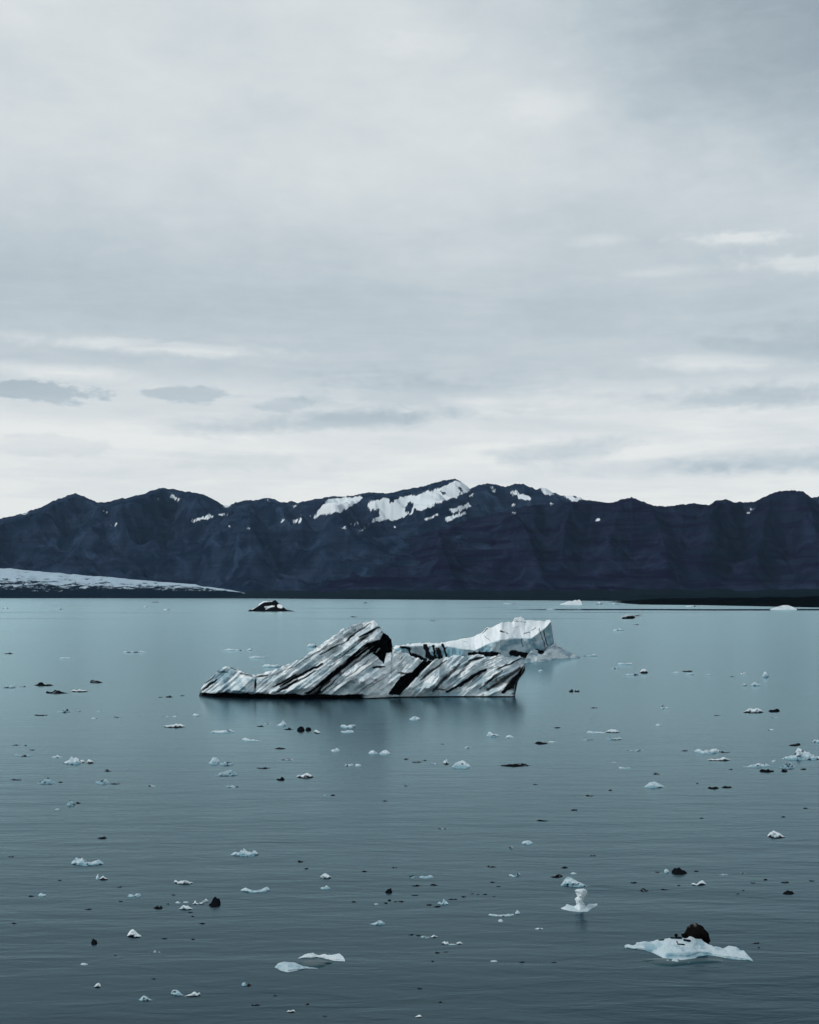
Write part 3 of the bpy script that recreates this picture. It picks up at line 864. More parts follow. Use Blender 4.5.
_nb = prof(px, NB)
floe = relief("ice_floe", px, _t, _nb, kslope=9, frac=.66, lip=_nb - (_nb - _t) * (.34 + .3 * (fbm(px / 14, px * 0, 77, 3) - .5)), lipd=.16, kback=1.0, rows=44, brows=8, disp=near_disp, rough=.5, seed=25, minb=.05, sub=.2, notch=(.06, 1.6),
              ash=lambda a, b, t: np.clip(sum((1 - sstep(seg_d(a + (fbm(a / 2, b / 2, 3, 2) - .5) * 2, b, *s)[0], w * .6, w * 1.2)) for s, w in (((677, 941, 678, 944), .8), ((678, 944, 684, 944.6), .9), ((659, 940, 664, 939.6), 1.0), ((671, 937.6, 682, 938), 1.3), ((684, 940, 690, 941), 1.3))), 0, 1),
              blue=lambda a, b, t: .48 + .6 * sstep(fbm(a / 10, b / 6, 7, 3), .45, .7) * (1 - t * .6) + .5 * (1 - sstep(prof(a, NB) - b, .5, 3)) + .4 * (1 - sstep(seg_d(a, b, 668, 956, 705, 954)[0], 1, 4)))


def shelf(name, parent, pts, seed, mat=AWASH, z=.035):
    """a ledge of ice lying awash: an outline on the water with a few centimetres of height"""
    w = [(yw_of(r) * (c - CX) / F, yw_of(r)) for c, r in pts]
    n = 96
    cx, cy = sum(p[0] for p in w) / len(w), sum(p[1] for p in w) / len(w)
    k = np.linspace(0, len(w), n, endpoint=False)
    i0 = k.astype(int) % len(w)
    i1 = (i0 + 1) % len(w)
    f = k - np.floor(k)
    P = np.array(w)
    C = P[i0] * (1 - f)[:, None] + P[i1] * f[:, None]
    C += (np.stack([vnoise(k * 1.3, k * 0, seed), vnoise(k * 1.3, k * 0 + 5, seed)], -1) - .5) * .12 * np.ptp(P, axis=0)
    rings, zz = [1.0, .9, .7, .4, .1], [-.06, .0, z, z * 1.3, z * 1.4]
    V = []
    for r, h in zip(rings, zz):
        for q in range(n):
            V.append((cx + (C[q, 0] - cx) * r, cy + (C[q, 1] - cy) * r, h))
    V = np.array(V)
    fs = []
    for r in range(len(rings) - 1):
        for q in range(n):
            fs.append((r * n + q, r * n + (q + 1) % n, (r + 1) * n + (q + 1) % n, (r + 1) * n + q))
    fs.append(tuple(range((len(rings) - 1) * n, len(rings) * n)))
    L = parent.location
    V[:, 0] -= L[0]
    V[:, 1] -= L[1]
    return new_obj(name, V, fs, mat, parent=parent, attrs={'ash': np.zeros(len(V)), 'blue': np.ones(len(V))})


def as_root(o, part_name):
    """turn a single ice mesh into a thing with an Empty root so that further parts can join it"""
    r = empty(o.name, o.location)
    nm = o.name
    o.name = part_name
    r.name = nm
    o.parent = r
    o.location = (0, 0, 0)
    return r


floe = as_root(floe, "ice_body")
tag(floe, "largest near ice floe, pale blue-white with a black boulder on it, bottom right", "ice floe")
shelf("awash_ledge", floe, [(640, 961), (652, 958), (664, 961), (690, 961), (705, 957.5), (722, 959), (724, 962), (704, 964), (675, 967), (650, 964.5)], 5)


def boulder(name, c, row, wpx, hpx, y_off, z0, seed, lift=0.0):
    Y = yw_of(row) + y_off
    r = wpx * Y / F / 2
    rz = hpx * Y / F / 2
    n, mrow = 40, 26
    V, B = [], []
    for i in range(mrow + 1):
        th = math.pi * i / mrow
        for j in range(n):
            ph = 2 * math.pi * j / n
            d = np.array([math.sin(th) * math.cos(ph), math.sin(th) * math.sin(ph), math.cos(th)])
            f = 1 + .8 * (float(fbm(d[0] * 1.9 + 3 + d[2], d[1] * 1.9 + seed + d[2] * .7, seed, 5, .6)) - .5)
            q = np.sign(d) * np.abs(d) ** .92
            V.append((q[0] * r * f, q[1] * r * f, q[2] * rz * f))
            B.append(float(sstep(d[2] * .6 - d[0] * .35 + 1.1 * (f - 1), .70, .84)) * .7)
    fs = [(i * n + j, i * n + (j + 1) % n, (i + 1) * n + (j + 1) % n, (i + 1) * n + j) for i in range(mrow) for j in range(n)]
    o = new_obj(name, V, fs, ROCK, attrs={'blue': B}, smooth=True)
    o.location = ((c - CX) * Y / F, Y, z0 + rz + lift)
    return o


b = boulder("boulder", 696.5, 951, 23, 21, 1.05, -.15, 5)
tag(b, "black rough boulder sitting on the back of the largest near ice floe", "boulder")
for (c, r, w, h, yo, z) in ((684, 951, 5, 4, .95, .20), (676, 951, 3.4, 3, .90, .23)):
    s = boulder("stone", c, r, w, h, yo, z, int(c))
    tag(s, "small dark stone on the ice floe, just left of the black boulder", "stone", "small stones beside the boulder")

# ---- the two-lobed floe
px = np.arange(275, 318, .7)
o = relief("ice_floe", px, prof(px, [(275, 967), (278, 963.5), (282, 962), (290, 962), (296, 963), (303, 966), (309, 967.4), (318, 968)]) + (vnoise(px / 3, px * 0, 2) - .5) * .7, prof(px, [(275, 968.6), (281, 972), (288, 973.6), (298, 971.6), (306, 969.2), (318, 968.6)]),
           kslope=9, frac=.62, rows=20, rough=.5, seed=44, minb=.06, blue=lambda a, b, t: .35 + .6 * fbm(a / 5, b / 3, 4, 3), notch=(.05, 1.5))
twin = as_root(o, "front_lobe")
tag(twin, "two-lobed pale ice floe joined by an awash sheet, bottom centre-left", "ice floe")
px = np.arange(298, 345, .7)
o = relief("back_ridge", px, prof(px, [(298, 958), (303, 955.4), (308, 953.4), (314, 953), (318, 955.6), (324, 954.4), (332, 955.4), (339, 953.6), (343, 956), (345, 960)]) + (vnoise(px / 2.5, px * 0, 12) - .5) * .9, prof(px, [(298, 958.8), (312, 959), (318, 958), (326, 960), (335, 962), (345, 962.4)]),
           kslope=9, frac=.6, rows=18, rough=.5, seed=46, minb=.05, blue=lambda a, b, t: .2 + .3 * fbm(a / 5, b / 3, 9, 3), notch=(.05, 1.2))
o.parent = twin
o.location = o.location - twin.location
shelf("awash_sheet", twin, [(296, 963), (306, 960), (322, 959.4), (334, 962), (330, 965), (318, 968), (308, 969.6), (300, 968)], 8)

# ---- the pinnacle floe
px = np.arange(561, 598, .7)
o = relief("ice_floe", px, prof(px, [(561, 908), (565, 906.5), (567, 904), (571, 905.6), (575, 906), (578, 903), (581, 900.5), (584, 903), (586, 906.5), (589, 903.8), (593, 904), (598, 903.4)]), prof(px, [(561, 908.8), (570, 911), (580, 912), (588, 911.6), (592, 908.4), (598, 904.8)]),
           kslope=9, frac=.55, rows=20, rough=.5, seed=52, minb=.05, blue=lambda a, b, t: .3 + .4 * fbm(a / 4, b / 3, 4, 3))
pin = as_root(o, "floe_base")
tag(pin, "ice floe carrying a mushroom-shaped white ice pinnacle, left of the boulder floe", "ice floe")


def lump_part(name, parent, c, row, yo, z, rx, ry, rz, seed, blue=.1):
    Y = yw_of(row) + yo
    n, mr = 24, 16
    V, B = [], []
    for i in range(mr + 1):
        th = math.pi * i / mr
        for j in range(n):
            ph = 2 * math.pi * j / n
            d = (math.sin(th) * math.cos(ph), math.sin(th) * math.sin(ph), math.cos(th))
            f = 1 + .45 * (float(fbm(d[0] * 1.9 + 3 + d[2], d[1] * 1.9 + seed + d[2] * .6, seed, 3)) - .5)
            V.append((d[0] * rx * f, d[1] * ry * f, d[2] * rz * f))
            B.append(blue + .5 * (d[2] < -.2))
    fs = [(i * n + j, i * n + (j + 1) % n, (i + 1) * n + (j + 1) % n, (i + 1) * n + j) for i in range(mr) for j in range(n)]
    o = new_obj(name, V, fs, ICE, parent=parent, attrs={'ash': np.zeros(len(V)), 'blue': B})
    o.location = ((c - CX) * Y / F - parent.location[0], Y - parent.location[1], z)
    return o


def column_part(name, parent, c, row, yo, prof_pts, seed):
    """a worn column of ice: (height, radius, sideways offset) up its axis"""
    Y = yw_of(row) + yo
    zs = np.linspace(prof_pts[0][0], prof_pts[-1][0], 34)
    rr = np.interp(zs, [p[0] for p in prof_pts], [p[1] for p in prof_pts])
    of = np.interp(zs, [p[0] for p in prof_pts], [p[2] for p in prof_pts])
    n = 36
    V, B = [], []
    for z, r, x0 in zip(zs, rr, of):
        for j in range(n):
            ph = 2 * math.pi * j / n
            f = 1 + 1.15 * (float(fbm(math.cos(ph) * 1.1 + 5 + z * 3, math.sin(ph) * 1.1 + z * 4 + seed, seed, 4, .6)) - .5)
            V.append((x0 + r * f * math.cos(ph), r * f * math.sin(ph), z + .05 * (float(fbm(ph, z * 9, seed + 4, 2)) - .5)))
            B.append(.12 + .3 * float(fbm(ph * 2, z * 6, seed + 9, 2)))
    fs = [(i * n + j, i * n + (j + 1) % n, (i + 1) * n + (j + 1) % n, (i + 1) * n + j) for i in range(len(zs) - 1) for j in range(n)]
    fs.append(tuple(range((len(zs) - 1) * n, len(zs) * n)))
    o = new_obj(name, V, fs, ICE, parent=parent, attrs={'ash': np.zeros(len(V)), 'blue': B})
    o.location = ((c - CX) * Y / F - parent.location[0], Y - parent.location[1], 0)
    return o


column_part("ice_pinnacle", pin, 581, 911, .30, [(-.05, .30, -.03), (.06, .22, -.03), (.18, .14, -.02), (.28, .14, -.04), (.33, .15, -.05), (.39, .165, -.04), (.43, .15, -.01), (.455, .135, .03), (.49, .18, .05), (.54, .21, .04),
            (.64, .205, .01), (.70, .20, -.01), (.74, .18, .0), (.755, .09, .02)], 6)

# ------------------------------------------------------------------ drifting pieces
# x0, x1, waterline row, visible height (px), type, label, [profile]
# types: W white lump, F flat pale floe, B bluish half-awash ice, D dark ash-covered slab, K black lump, M white top on a dark base, G grey
NAMES = {'W': ("ice_chunk", "ice chunk"), 'F': ("flat_ice_floe", "ice floe"), 'B': ("awash_ice_chunk", "ice chunk"), 'D': ("dark_ice_chunk", "dark ice"),
         'K': ("black_ice_lump", "dark ice"), 'M': ("dirty_ice_chunk", "dirty ice"), 'G': ("grey_ice_piece", "ice piece")}
PIECES = [
    # far water
    (4, 13.5, 654, 3, 'D', "dark ice slab near the left edge, farthest of the dark slabs on the left"),
    (59, 73, 659, 2, 'F', "faint pale floe right of the farthest dark slab on the left"),
    (122, 146, 652.6, 3, 'F', "long thin white floe alone in the far left water", (.2, 1, .7, .5, .6, .9, .3)),
    (0, 17, 688, 4, 'B', "low bluish ice with a small hump at the left edge, left of the dark slabs", (.1, .2, .3, .4, 1, .9, .2)),
    (20, 26, 687, 1.8, 'G', "short grey piece between the humped ice at the left edge and the dark slabs"),
    (34, 54, 686, 6, 'D', "dark ice with a knob at its left, upper left of the dark slab group", (.25, .4, 1, .9, .4, .35, .45, .4, .2)),
    (90, 103.5, 683, 4.5, 'D', "black wedge of ice, rightmost of the dark slab group on the left", (.9, 1, .8, .7, .6, .4, .15)),
    (46, 70, 693.6, 5.5, 'D', "forked dark ice with a raised left prong, lowest of the dark slab group", (.9, .5, .5, 1, .8, .5, .4, .2, .15)),
    (71, 88, 692, 4, 'M', "pale ice streaked with dark, touching the right end of the forked dark ice", (.5, .8, .4, .7, .5, .6, .3)),
    (56, 73, 713, 6, 'B', "bluish white ice with a small white peak below the forked dark ice", (.35, .45, .4, .9, 1, .4, .3)),
    (75, 82, 711.6, 2.4, 'G', "grey piece just right of the bluish ice below the forked dark ice"),
    (34, 47.5, 716, 3, 'D', "thin dark slab alone below the dark slab group, left of the bluish ice"),
    (97, 103.5, 711.8, 2, 'G', None), (91, 98, 719, 2.2, 'G', None), (113, 122.5, 718, 2.4, 'G', None),
    (158.5, 163, 697.6, 2, 'D', None), (165, 173, 697.4, 3, 'D', "dark lump just left of the striped iceberg's left tip"), (180, 185, 696, 1.6, 'D', None),
    (163, 185.5, 728, 5, 'M', "flat floe, white on top and dark below, under the striped iceberg's left tip", (.6, .7, .75, .8, .9, 1, .9, .6)),
    (161, 169, 717.5, 2.4, 'G', None), (172, 178, 717.5, 2.6, 'G', None), (192.5, 200, 716.6, 4, 'W', "small rounded white chunk below the striped iceberg's left tip"),
    (222, 246, 650.8, 3, 'F', "long white floe behind the striped iceberg's left half, farthest one", (.3, .8, 1, .8, .6, .6, .5, .4)),
    (246.5, 253, 650.6, 2.6, 'F', "short white floe at the right end of the long white floe behind the striped iceberg"),
    (249, 266, 658.2, 3, 'F', "white floe with a dark left end behind the striped iceberg"),
    (262, 281, 667.4, 4.5, 'W', "white ice chunk just behind the striped iceberg's low left shoulder", (.5, 1, .8, .6, .8, 1, .5)),
    (307, 317, 647.4, 5, 'W', "small white lump behind the striped iceberg's sloping ridge", (.6, 1, .8, .95, .4)),
    (350, 358.5, 617.2, 1.6, 'D', "thin dark slab in the far water behind the striped iceberg's peak"),
    (430, 435.5, 621, 1.4, 'D', "tiny dark piece in the far water behind the pale iceberg"),
    (581, 598, 656.4, 3.4, 'W', "white sliver trailing off the pale iceberg's right foot", (.2, .3, .3, .6, 1, .7)),
    (512, 524, 671.5, 3, 'W', "little white lump on the water below the pale iceberg's right end") if False else (538, 544, 671.6, 2.6, 'W', "little white lump on the water below the pale iceberg's right end"),
    (569, 573.6, 692, 2.4, 'K', None), (574.4, 579.6, 692, 2.2, 'K', None),
    (613, 624.5, 630.8, 3, 'F', "flat white floe under the tilted iceberg near the far right shore"),
    (634, 639, 624.8, 1.2, 'D', "tiny dark piece under the right tip of the tilted far iceberg"),
    (618, 633, 665, 3.4, 'F', "pale flat floe right of the pale iceberg, upper of a pair"),
    (611, 620, 669, 1.8, 'F', "thin sliver left under the pale flat floe right of the pale iceberg"),
    (623.5, 639.5, 675.6, 2.6, 'F', "lower of two flat white floes right of the pale iceberg, ending at a lump"),
    (640, 648, 673.4, 5.5, 'M', "small lump, white above dark, at the right end of the lower flat floe", (.5, 1, .9, .6)),
    (671, 680, 673, 2, 'F', None), (682, 692.5, 671.8, 3.2, 'D', "dark streak of ice over a white sliver, right of the lump on the flat floe"), (686, 694.5, 675, 2.6, 'F', None),
    (706, 712, 675.5, 2.4, 'F', None), (740.5, 747, 674, 3, 'F', None), (730, 735, 677, 1.6, 'G', None),
    (762, 769, 677.6, 7.5, 'W', "upright white chunk of ice in the far right water", (.3, .9, 1, .7, .3)),
    (750.5, 762, 686, 5.4, 'W', "white chunk with a central peak, lower left of the upright white chunk", (.4, .7, 1, .6, .4, .3)),
    (741.5, 747, 686, 3.4, 'G', "small grey lump left of the white chunk with a central peak"),
    (660.5, 664.5, 709.6, 5, 'W', "upright white bit, left of a pair in the right middle water"), (664.8, 669, 709, 3.4, 'W', "low white bit, right of a pair in the right middle water"),
    (655.5, 661.5, 726.5, 4, 'W', "small white triangle of ice below the pair of white bits on the right"),
    (741, 765, 713.4, 6, 'M', "white floe with a dark back edge, left of the black slab on the right", (.2, .4, .9, 1, .9, .9, .8, .3)),
    (768.5, 780, 712.4, 3.4, 'K', "black slab right of the white floe with a dark back edge"),
    (714, 720.5, 716, 2, 'D', None), (771, 777.5, 718.2, 1.6, 'G', None), (768, 774, 730.5, 2.0, 'F', None),
    (590, 598, 708.4, 2, 'D', "dark sliver alone right of the striped iceberg's right end"),
    (553.5, 560.5, 728.4, 2.4, 'D', None),
    # middle water, left
    (11, 20, 745.6, 2, 'D', None), (24, 27.5, 746, 1.6, 'D', None), (29, 35.5, 750.5, 2.6, 'D', None),
    (14, 34, 757, 4.4, 'B', "pale flat ice under the dark specks at the left edge"),
    (62, 83, 765, 10, 'W', "tall white centre lump of the ice cluster on the left", (.2, .5, .55, .6, 1, .7, .9, .95, .6, .3)),
    (51, 62.5, 758, 3.6, 'F', "white sliver at the left of the white ice cluster"), (76, 85, 763.4, 4.6, 'M', "grey dirty lump at the right foot of the white cluster lump"), (86.5, 94, 764, 4.6, 'M', "small dirty lump at the right end of the white ice cluster"),
    (102.5, 112.5, 772, 4, 'G', "grey piece below and right of the white ice cluster"), (9.5, 23.5, 780.5, 3.2, 'D', "thin dark sliver at the left edge below the white ice cluster"),
    (36.5, 57, 784.6, 8.4, 'B', "bluish chunk with a slanting top below the white ice cluster", (.3, .5, .7, .9, 1, .8, .5, .3)), (58, 63, 783, 3.2, 'D', "dark speck at the right tip of the bluish slanting chunk"),
    (95.5, 109, 785, 6.6, 'B', "pale bluish chunk left of a short dark slab"), (110, 121, 784.6, 3, 'D', "short dark slab at the right of a pale bluish chunk"),
    (145, 156.5, 787, 3.4, 'G', "grey piece right of the short dark slab"),
    (209.5, 235.5, 733.6, 5.6, 'W', "long white chunk below the striped iceberg, left of the scattered bits", (.4, .9, .7, .6, .7, .9, 1, .7)),
    (256.5, 264.5, 727, 3, 'D', "small dark piece right of the long white chunk"), (276, 287.5, 726.4, 7, 'W', "white upright chunk with a spike left of the black lumps", (.3, .4, .6, 1, .9, .5)),
    (263, 276, 724.2, 1.4, 'G', "thin grey line of ice leading to the white spiked chunk"), (283, 293.5, 730, 3.6, 'D', "dark piece just left of the round black lump"),
    (297, 304.6, 732.4, 5.6, 'K', "round black lump below the middle of the striped iceberg", (.85, 1, 1, 1, .85)), (305.4, 311.5, 731.4, 4, 'K', "square black lump touching the right of the round black lump", (.8, 1, 1, .8)),
    (313.5, 321, 733.8, 4.4, 'M', "small dark lump with a grey top, right of the two black lumps"),
    (242, 262, 741.6, 5.4, 'W', "white chunk with a tail trailing right, left of the black lumps", (.9, 1, .6, .4, .5, .3, .4, .2)),
    (274.5, 286, 749.4, 3, 'D', "thin dark slab below the round black lump"), (280.5, 294, 760.6, 4, 'G', "low grey piece under the thin dark slab"),
    (208.5, 220, 765, 10.5, 'W', "white slanting chunk with a dark hollow, left of centre", (.25, .6, .9, .95, 1, .6)), (219, 234, 766, 6, 'B', "low grey-blue ice at the right of the hollow white chunk"),
    (212.5, 239, 776.6, 8.6, 'B', "bluish long chunk below the hollow white chunk", (.2, .4, .6, .7, .9, 1, .8, .3)),
    (256.5, 270.5, 769, 3.6, 'D', "dark grey sliver right of the bluish long chunk"),
    (296, 314, 778.6, 6.6, 'M', "dark slab with a white cap below the black lumps", (.5, .7, .6, .8, 1, .8, .5)), (276.5, 285, 781, 5, 'D', "small dark lump left of the dark slab with a white cap"),
    (225.5, 240, 788, 4, 'G', "dark grey piece below the bluish long chunk"),
    (340.5, 355.5, 728.6, 6.4, 'W', "bright white chunk below the striped iceberg's black band, upper of two"), (341, 354, 733.4, 4, 'W', "bright white chunk below the striped iceberg's black band, lower of two"),
    (331, 340.5, 752.4, 5.4, 'W', "small white chunk left of the pair of white humps"), (344.5, 353.5, 766.6, 5, 'W', "white lump, left one of the pair above the open water in the centre"), (355, 361.5, 767, 5, 'W', "white sliver, right one of the pair above the open water in the centre"),
    (368, 378.6, 754.6, 5.6, 'W', "pointed white hump, left one of two under the striped iceberg", (.4, .9, 1, .6, .4)), (379, 390.5, 755.4, 5.6, 'W', "rounded white hump, right one of two under the striped iceberg"),
    (409, 420.5, 720.6, 5.2, 'W', "white chunk close under the striped iceberg's right block"),
    (486.5, 500.5, 737.4, 7.4, 'W', "white chunk with a knob below the striped iceberg's right end", (.5, 1, .8, .5, .55, .5, .3)), (505.5, 514, 738.4, 4, 'W', "small white lump right of the knobbed white chunk"),
    (464, 471.5, 748.8, 4.6, 'G', "grey lump above the domed blue-white chunk"),
    (451.5, 472, 769, 10, 'W', "domed blue-white chunk near the centre, left of the long dark slab", (.4, .75, .95, 1, .9, .7, .4)),
    (497.5, 531, 767, 6, 'D', "long flat dark slab right of the domed blue-white chunk", (.2, .5, .6, .65, .7, .75, .9, .8, .4)),
    (534.5, 548, 744.6, 4.6, 'D', "dark block with a pale tail below the striped iceberg's right end", (.7, 1, .9, .7, .6)), (548, 557, 742.6, 2.2, 'F', "pale sliver at the right of the dark block"),
    (411.5, 422, 763, 4, 'D', "dark grey piece left of the domed blue-white chunk"), (430, 438, 765, 3.6, 'G', "grey piece between the dark grey one and the domed chunk"),
    (443, 449, 765, 6, 'M', "small upright dirty bit just left of the domed chunk"), (403.5, 408.5, 760, 2.2, 'D', None), (422.5, 427, 761, 2.2, 'D', None),
    (440, 446, 744.6, 1.8, 'G', None), (403.5, 408.5, 786.4, 2.2, 'D', None), (532.5, 538, 785, 2.2, 'D', None), (404, 409, 759, 1.8, 'D', None),
    (585, 606.5, 733.6, 4, 'F', "thin white floe, left of two end to end, right of centre", (.6, 1, .8, .7, .6, .6, .5)), (604.5, 620.5, 733, 4.4, 'M', "white-topped floe, right of two end to end, right of centre", (.4, .8, 1, .8, .6)),
    (581.5, 593, 740.6, 3.2, 'G', "grey sliver under the thin white floe right of centre"), (604.5, 623, 740.4, 4, 'B', "pale floe just below the white-topped floe right of centre"),
    (626, 643.5, 751.5, 4.4, 'G', "grey double piece below the pale floe right of centre", (.6, .7, .4, .3, .8, 1, .6)), (681, 688.5, 751.4, 2.4, 'D', None),
    (694.5, 720, 754, 7.4, 'W', "row of white lumps in the cluster on the right", (.8, 1, .5, .6, .7, .95, 1, .8)), (719.5, 730.5, 753, 3.6, 'D', "dark piece at the right end of the row of white lumps"),
    (706.5, 732, 761, 5, 'M', "dirty grey strip below the row of white lumps", (.4, .5, .4, .5, .9, .6, .5)),
    (788, 800.5, 746.4, 5, 'D', "dark slanted slab just above the white peaked heap at the right edge", (.3, .5, .6, .9, 1)),
    (812.5, 822, 743, 5, 'W', "white lump at the right edge above the white peaked heap"),
    (780.5, 826, 760.5, 15.5, 'W', "white peaked ice heap at the right edge, the biggest in the middle water", (.2, .35, .4, .45, 1, .85, .7, .5, .45, .4, .3)),
    (742, 771, 767.6, 6.4, 'W', "white low chunk left of the peaked heap, with black ice below", (.2, .2, .5, .6, .9, .7, .8, .5)), (759.5, 774, 772.6, 4, 'K', "black ice strip under the white low chunk near the right edge"),
    (779.5, 796, 769.6, 8.4, 'B', "pale bluish floe just under the peaked heap at the right edge"), (781, 788, 772.6, 4.6, 'D', "dark bit under the pale bluish floe near the right edge"), (799.5, 807, 770, 3.2, 'D', "dark bit right of the pale bluish floe near the right edge"),
    (771.5, 776, 762.6, 4.6, 'W', "little white bit left of the peaked heap's tip"),
    (643, 665.5, 788.5, 9.5, 'W', "white pointed chunk alone in the right middle water", (.2, .6, .9, 1, .8, .6, .3)),
    (652, 660.5, 775, 3.2, 'G', "grey bit above the white pointed chunk"), (618, 631, 769, 2.6, 'F', "faint pale floe left above the white pointed chunk"), (610.5, 618, 763.4, 2.8, 'G', "grey bit left of the faint pale floe"), (728.5, 733, 770, 2.4, 'D', None),
    (707.5, 719.5, 789.5, 5, 'D', "dark piece, left of two, right of the white pointed chunk"), (721.5, 732.5, 788.5, 4, 'D', "dark piece, right of two, right of the white pointed chunk"), (608, 613, 791, 2.2, 'D', None), (695.5, 699.5, 784, 2.0, 'D', None),
    # near water, left
    (66, 75.5, 807, 8.6, 'B', "pale grey-blue chunk in the left water with a dark bit beside it", (.4, .9, 1, .7, .4)), (75.5, 81, 804, 3.6, 'D', "dark bit right of the pale grey-blue chunk on the left"), (54.5, 61, 810, 2.2, 'F', None),
    (97, 107.5, 839.4, 4.6, 'D', "dark double bit above the two-humped blue-white chunk", (.6, .9, .5, 1, .4)), (7.5, 15, 857.4, 2.6, 'D', "dark bit left of the two-humped blue-white chunk"),
    (71.5, 103.5, 866.4, 11.6, 'W', "two-humped blue-white chunk in the near left water", (.85, 1, .95, .7, .45, .4, .6, .75, .7)),
    (95.5, 99.5, 880, 6.4, 'W', "small upright white bit under the two-humped chunk"), (99, 108.5, 880.4, 4, 'M', "dirty bit right of the small upright white bit"), (117, 122.5, 887.6, 3.2, 'D', None), (57.5, 62.5, 881, 2.0, 'D', None),
    (27.5, 34.5, 897, 3.6, 'D', "dark bit left of a small white bit at the lower left"), (38, 46.5, 896.6, 4.6, 'W', "small white bit right of a dark one at the lower left"),
    (174, 194, 885, 7.6, 'M', "dirty white chunk with dark ends above the speckled brash ice", (.9, .5, .6, .7, .6, .5, .4)),
    (127.5, 134, 897.4, 4, 'W', "white bit, left of a pair above the brash ice"), (134, 141.5, 897, 4, 'W', "white bit, right of a pair above the brash ice"), (118.5, 123, 902, 2.2, 'D', None), (171, 176, 895.6, 2.6, 'D', None),
    (153.5, 163, 909.6, 5.4, 'D', "dark bit at the left end of the brash ice"), (178, 193, 910.6, 6.6, 'M', "largest dirty white piece of the brash ice beside the black rock", (.3, .6, .9, .8, 1, .6, .4)),
    (192.5, 199, 904.8, 4, 'M', None), (175, 181, 903.5, 3, 'F', None), (199, 204, 905, 5, 'M', None), (183, 189, 903, 2.6, 'F', None), (166, 171, 904.5, 2.4, 'D', None), (187.5, 193, 913, 3.2, 'D', None), (203.5, 208.5, 902.5, 4.4, 'M', None),
    (208.5, 220.5, 907.4, 10, 'K', "rugged black lump at the right end of the brash ice", (.45, .5, .75, .95, 1, .98, 1, .9)),
    (84, 93, 910, 3.6, 'D', "dark bit left of the brash ice"), (198.5, 206.5, 924.4, 3.4, 'D', "dark slanted bit below the brash ice"), (191, 195.5, 917, 2.6, 'D', None),
    (11.5, 17, 924.2, 3.2, 'D', "dark bit alone at the lower left edge"),
    (91, 97.5, 945, 6.6, 'K', "small peaked black lump in the lower left water", (.7, 1, .75, .75, .6)),
    (127, 141.5, 938.6, 10.6, 'M', "black lump with a white cap in the lower left water", (.5, .85, 1, .8, .5, .4)),
    (161, 168, 939.4, 2.6, 'D', None), (190.5, 195.5, 940, 2.6, 'D', None), (148.5, 160.5, 953, 3.4, 'G', "grey sliver below the black lump with a white cap"), (111.5, 117, 956, 2.2, 'D', None), (80.5, 88, 965.4, 3.6, 'F', "thin white sliver in the lower left corner"),
    (94, 101, 988.4, 6.4, 'M', "small dark bit with a white cap left of the two white triangles", (.5, .9, 1, .6)), (150.5, 157, 979.6, 3.6, 'D', "dark bit above the gap between the two white triangles"),
    (138, 154, 1001.4, 7.4, 'W', "white triangular chunk with a faint tail, bottom left", (.25, .7, 1, .8, .5, .3, .2)),
    (171, 184.5, 996.6, 9.6, 'W', "white fin-shaped chunk, bottom left", (.9, 1, .9, .7, .5, .3, .2)), (184, 200.5, 997.4, 6.6, 'M', "dirty flat chunk right of the white fin-shaped chunk", (.3, .4, .6, .9, .8, 1)),
    (241.5, 247, 986.6, 5.4, 'W', "small white bit left under the two-lobed floe"), (246.5, 251.5, 987, 4.6, 'D', "dark bit right of the small white bit under the two-lobed floe"),
    (250, 260.5, 1006, 2.8, 'D', None), (304.5, 309.5, 1005, 3.2, 'D', None), (286.5, 295.5, 1013, 4, 'M', "small dark bit with a white edge at the bottom under the two-lobed floe"), (322.5, 327.5, 1017, 3.2, 'D', None), (272, 278, 996.4, 2.6, 'D', None),
    # near water, centre
    (230.5, 258.5, 857, 10.4, 'W', "white chunk of two lumps and a raised tip in the near left water", (.4, .65, .5, .9, 1, .7, .5, .9, .8)),
    (295.5, 304.5, 862.6, 4.4, 'D', "dark bit right of the white chunk with a raised tip"), (304, 308.5, 869.4, 2.6, 'D', None),
    (320, 331.5, 879.6, 7, 'M', "dark lump with a white cap above a small white bit, left of centre", (.6, .9, 1, .8, .5)), (320.5, 330.5, 889.6, 4.4, 'W', "small white bit below the white-capped dark lump"),
    (360.5, 367.5, 872.2, 3, 'D', None), (391.5, 397.5, 868.2, 3, 'D', None), (330.5, 335.5, 796, 3, 'D', None), (382.5, 388, 801.6, 2.4, 'D', None), (323, 327.5, 796, 2.2, 'G', None),
    (240.5, 269.5, 893, 9, 'W', "bent white floe with a raised right tip right of the brash ice", (.7, .8, .5, .35, .3, .5, .9, 1)),
    (385, 392.5, 893.6, 5, 'K', "black bit left of the spiky white chunk"), (384, 388, 904, 3.0, 'D', None), (387.5, 391.5, 901.4, 4, 'D', None), (393, 398, 902.4, 3, 'D', None), (398.5, 404, 902.4, 2.8, 'D', None), (351.5, 356.5, 902.6, 2.4, 'D', None), (374, 379, 905, 2.6, 'F', None),
    (521.5, 533, 845, 6, 'W', "white chunk alone in the near centre water", (.6, .9, 1, .9, .7)), (507.5, 514, 849.6, 5, 'G', "grey bit left of the white chunk in the near centre water"),
    (536.5, 549, 821.6, 4.2, 'D', "dark slanted slab right of centre", (.8, .9, .7, .5, .6)), (570.5, 578, 811, 3.4, 'D', None), (585, 594, 796.6, 3.6, 'D', None), (436, 448, 829.6, 2.6, 'G', None),
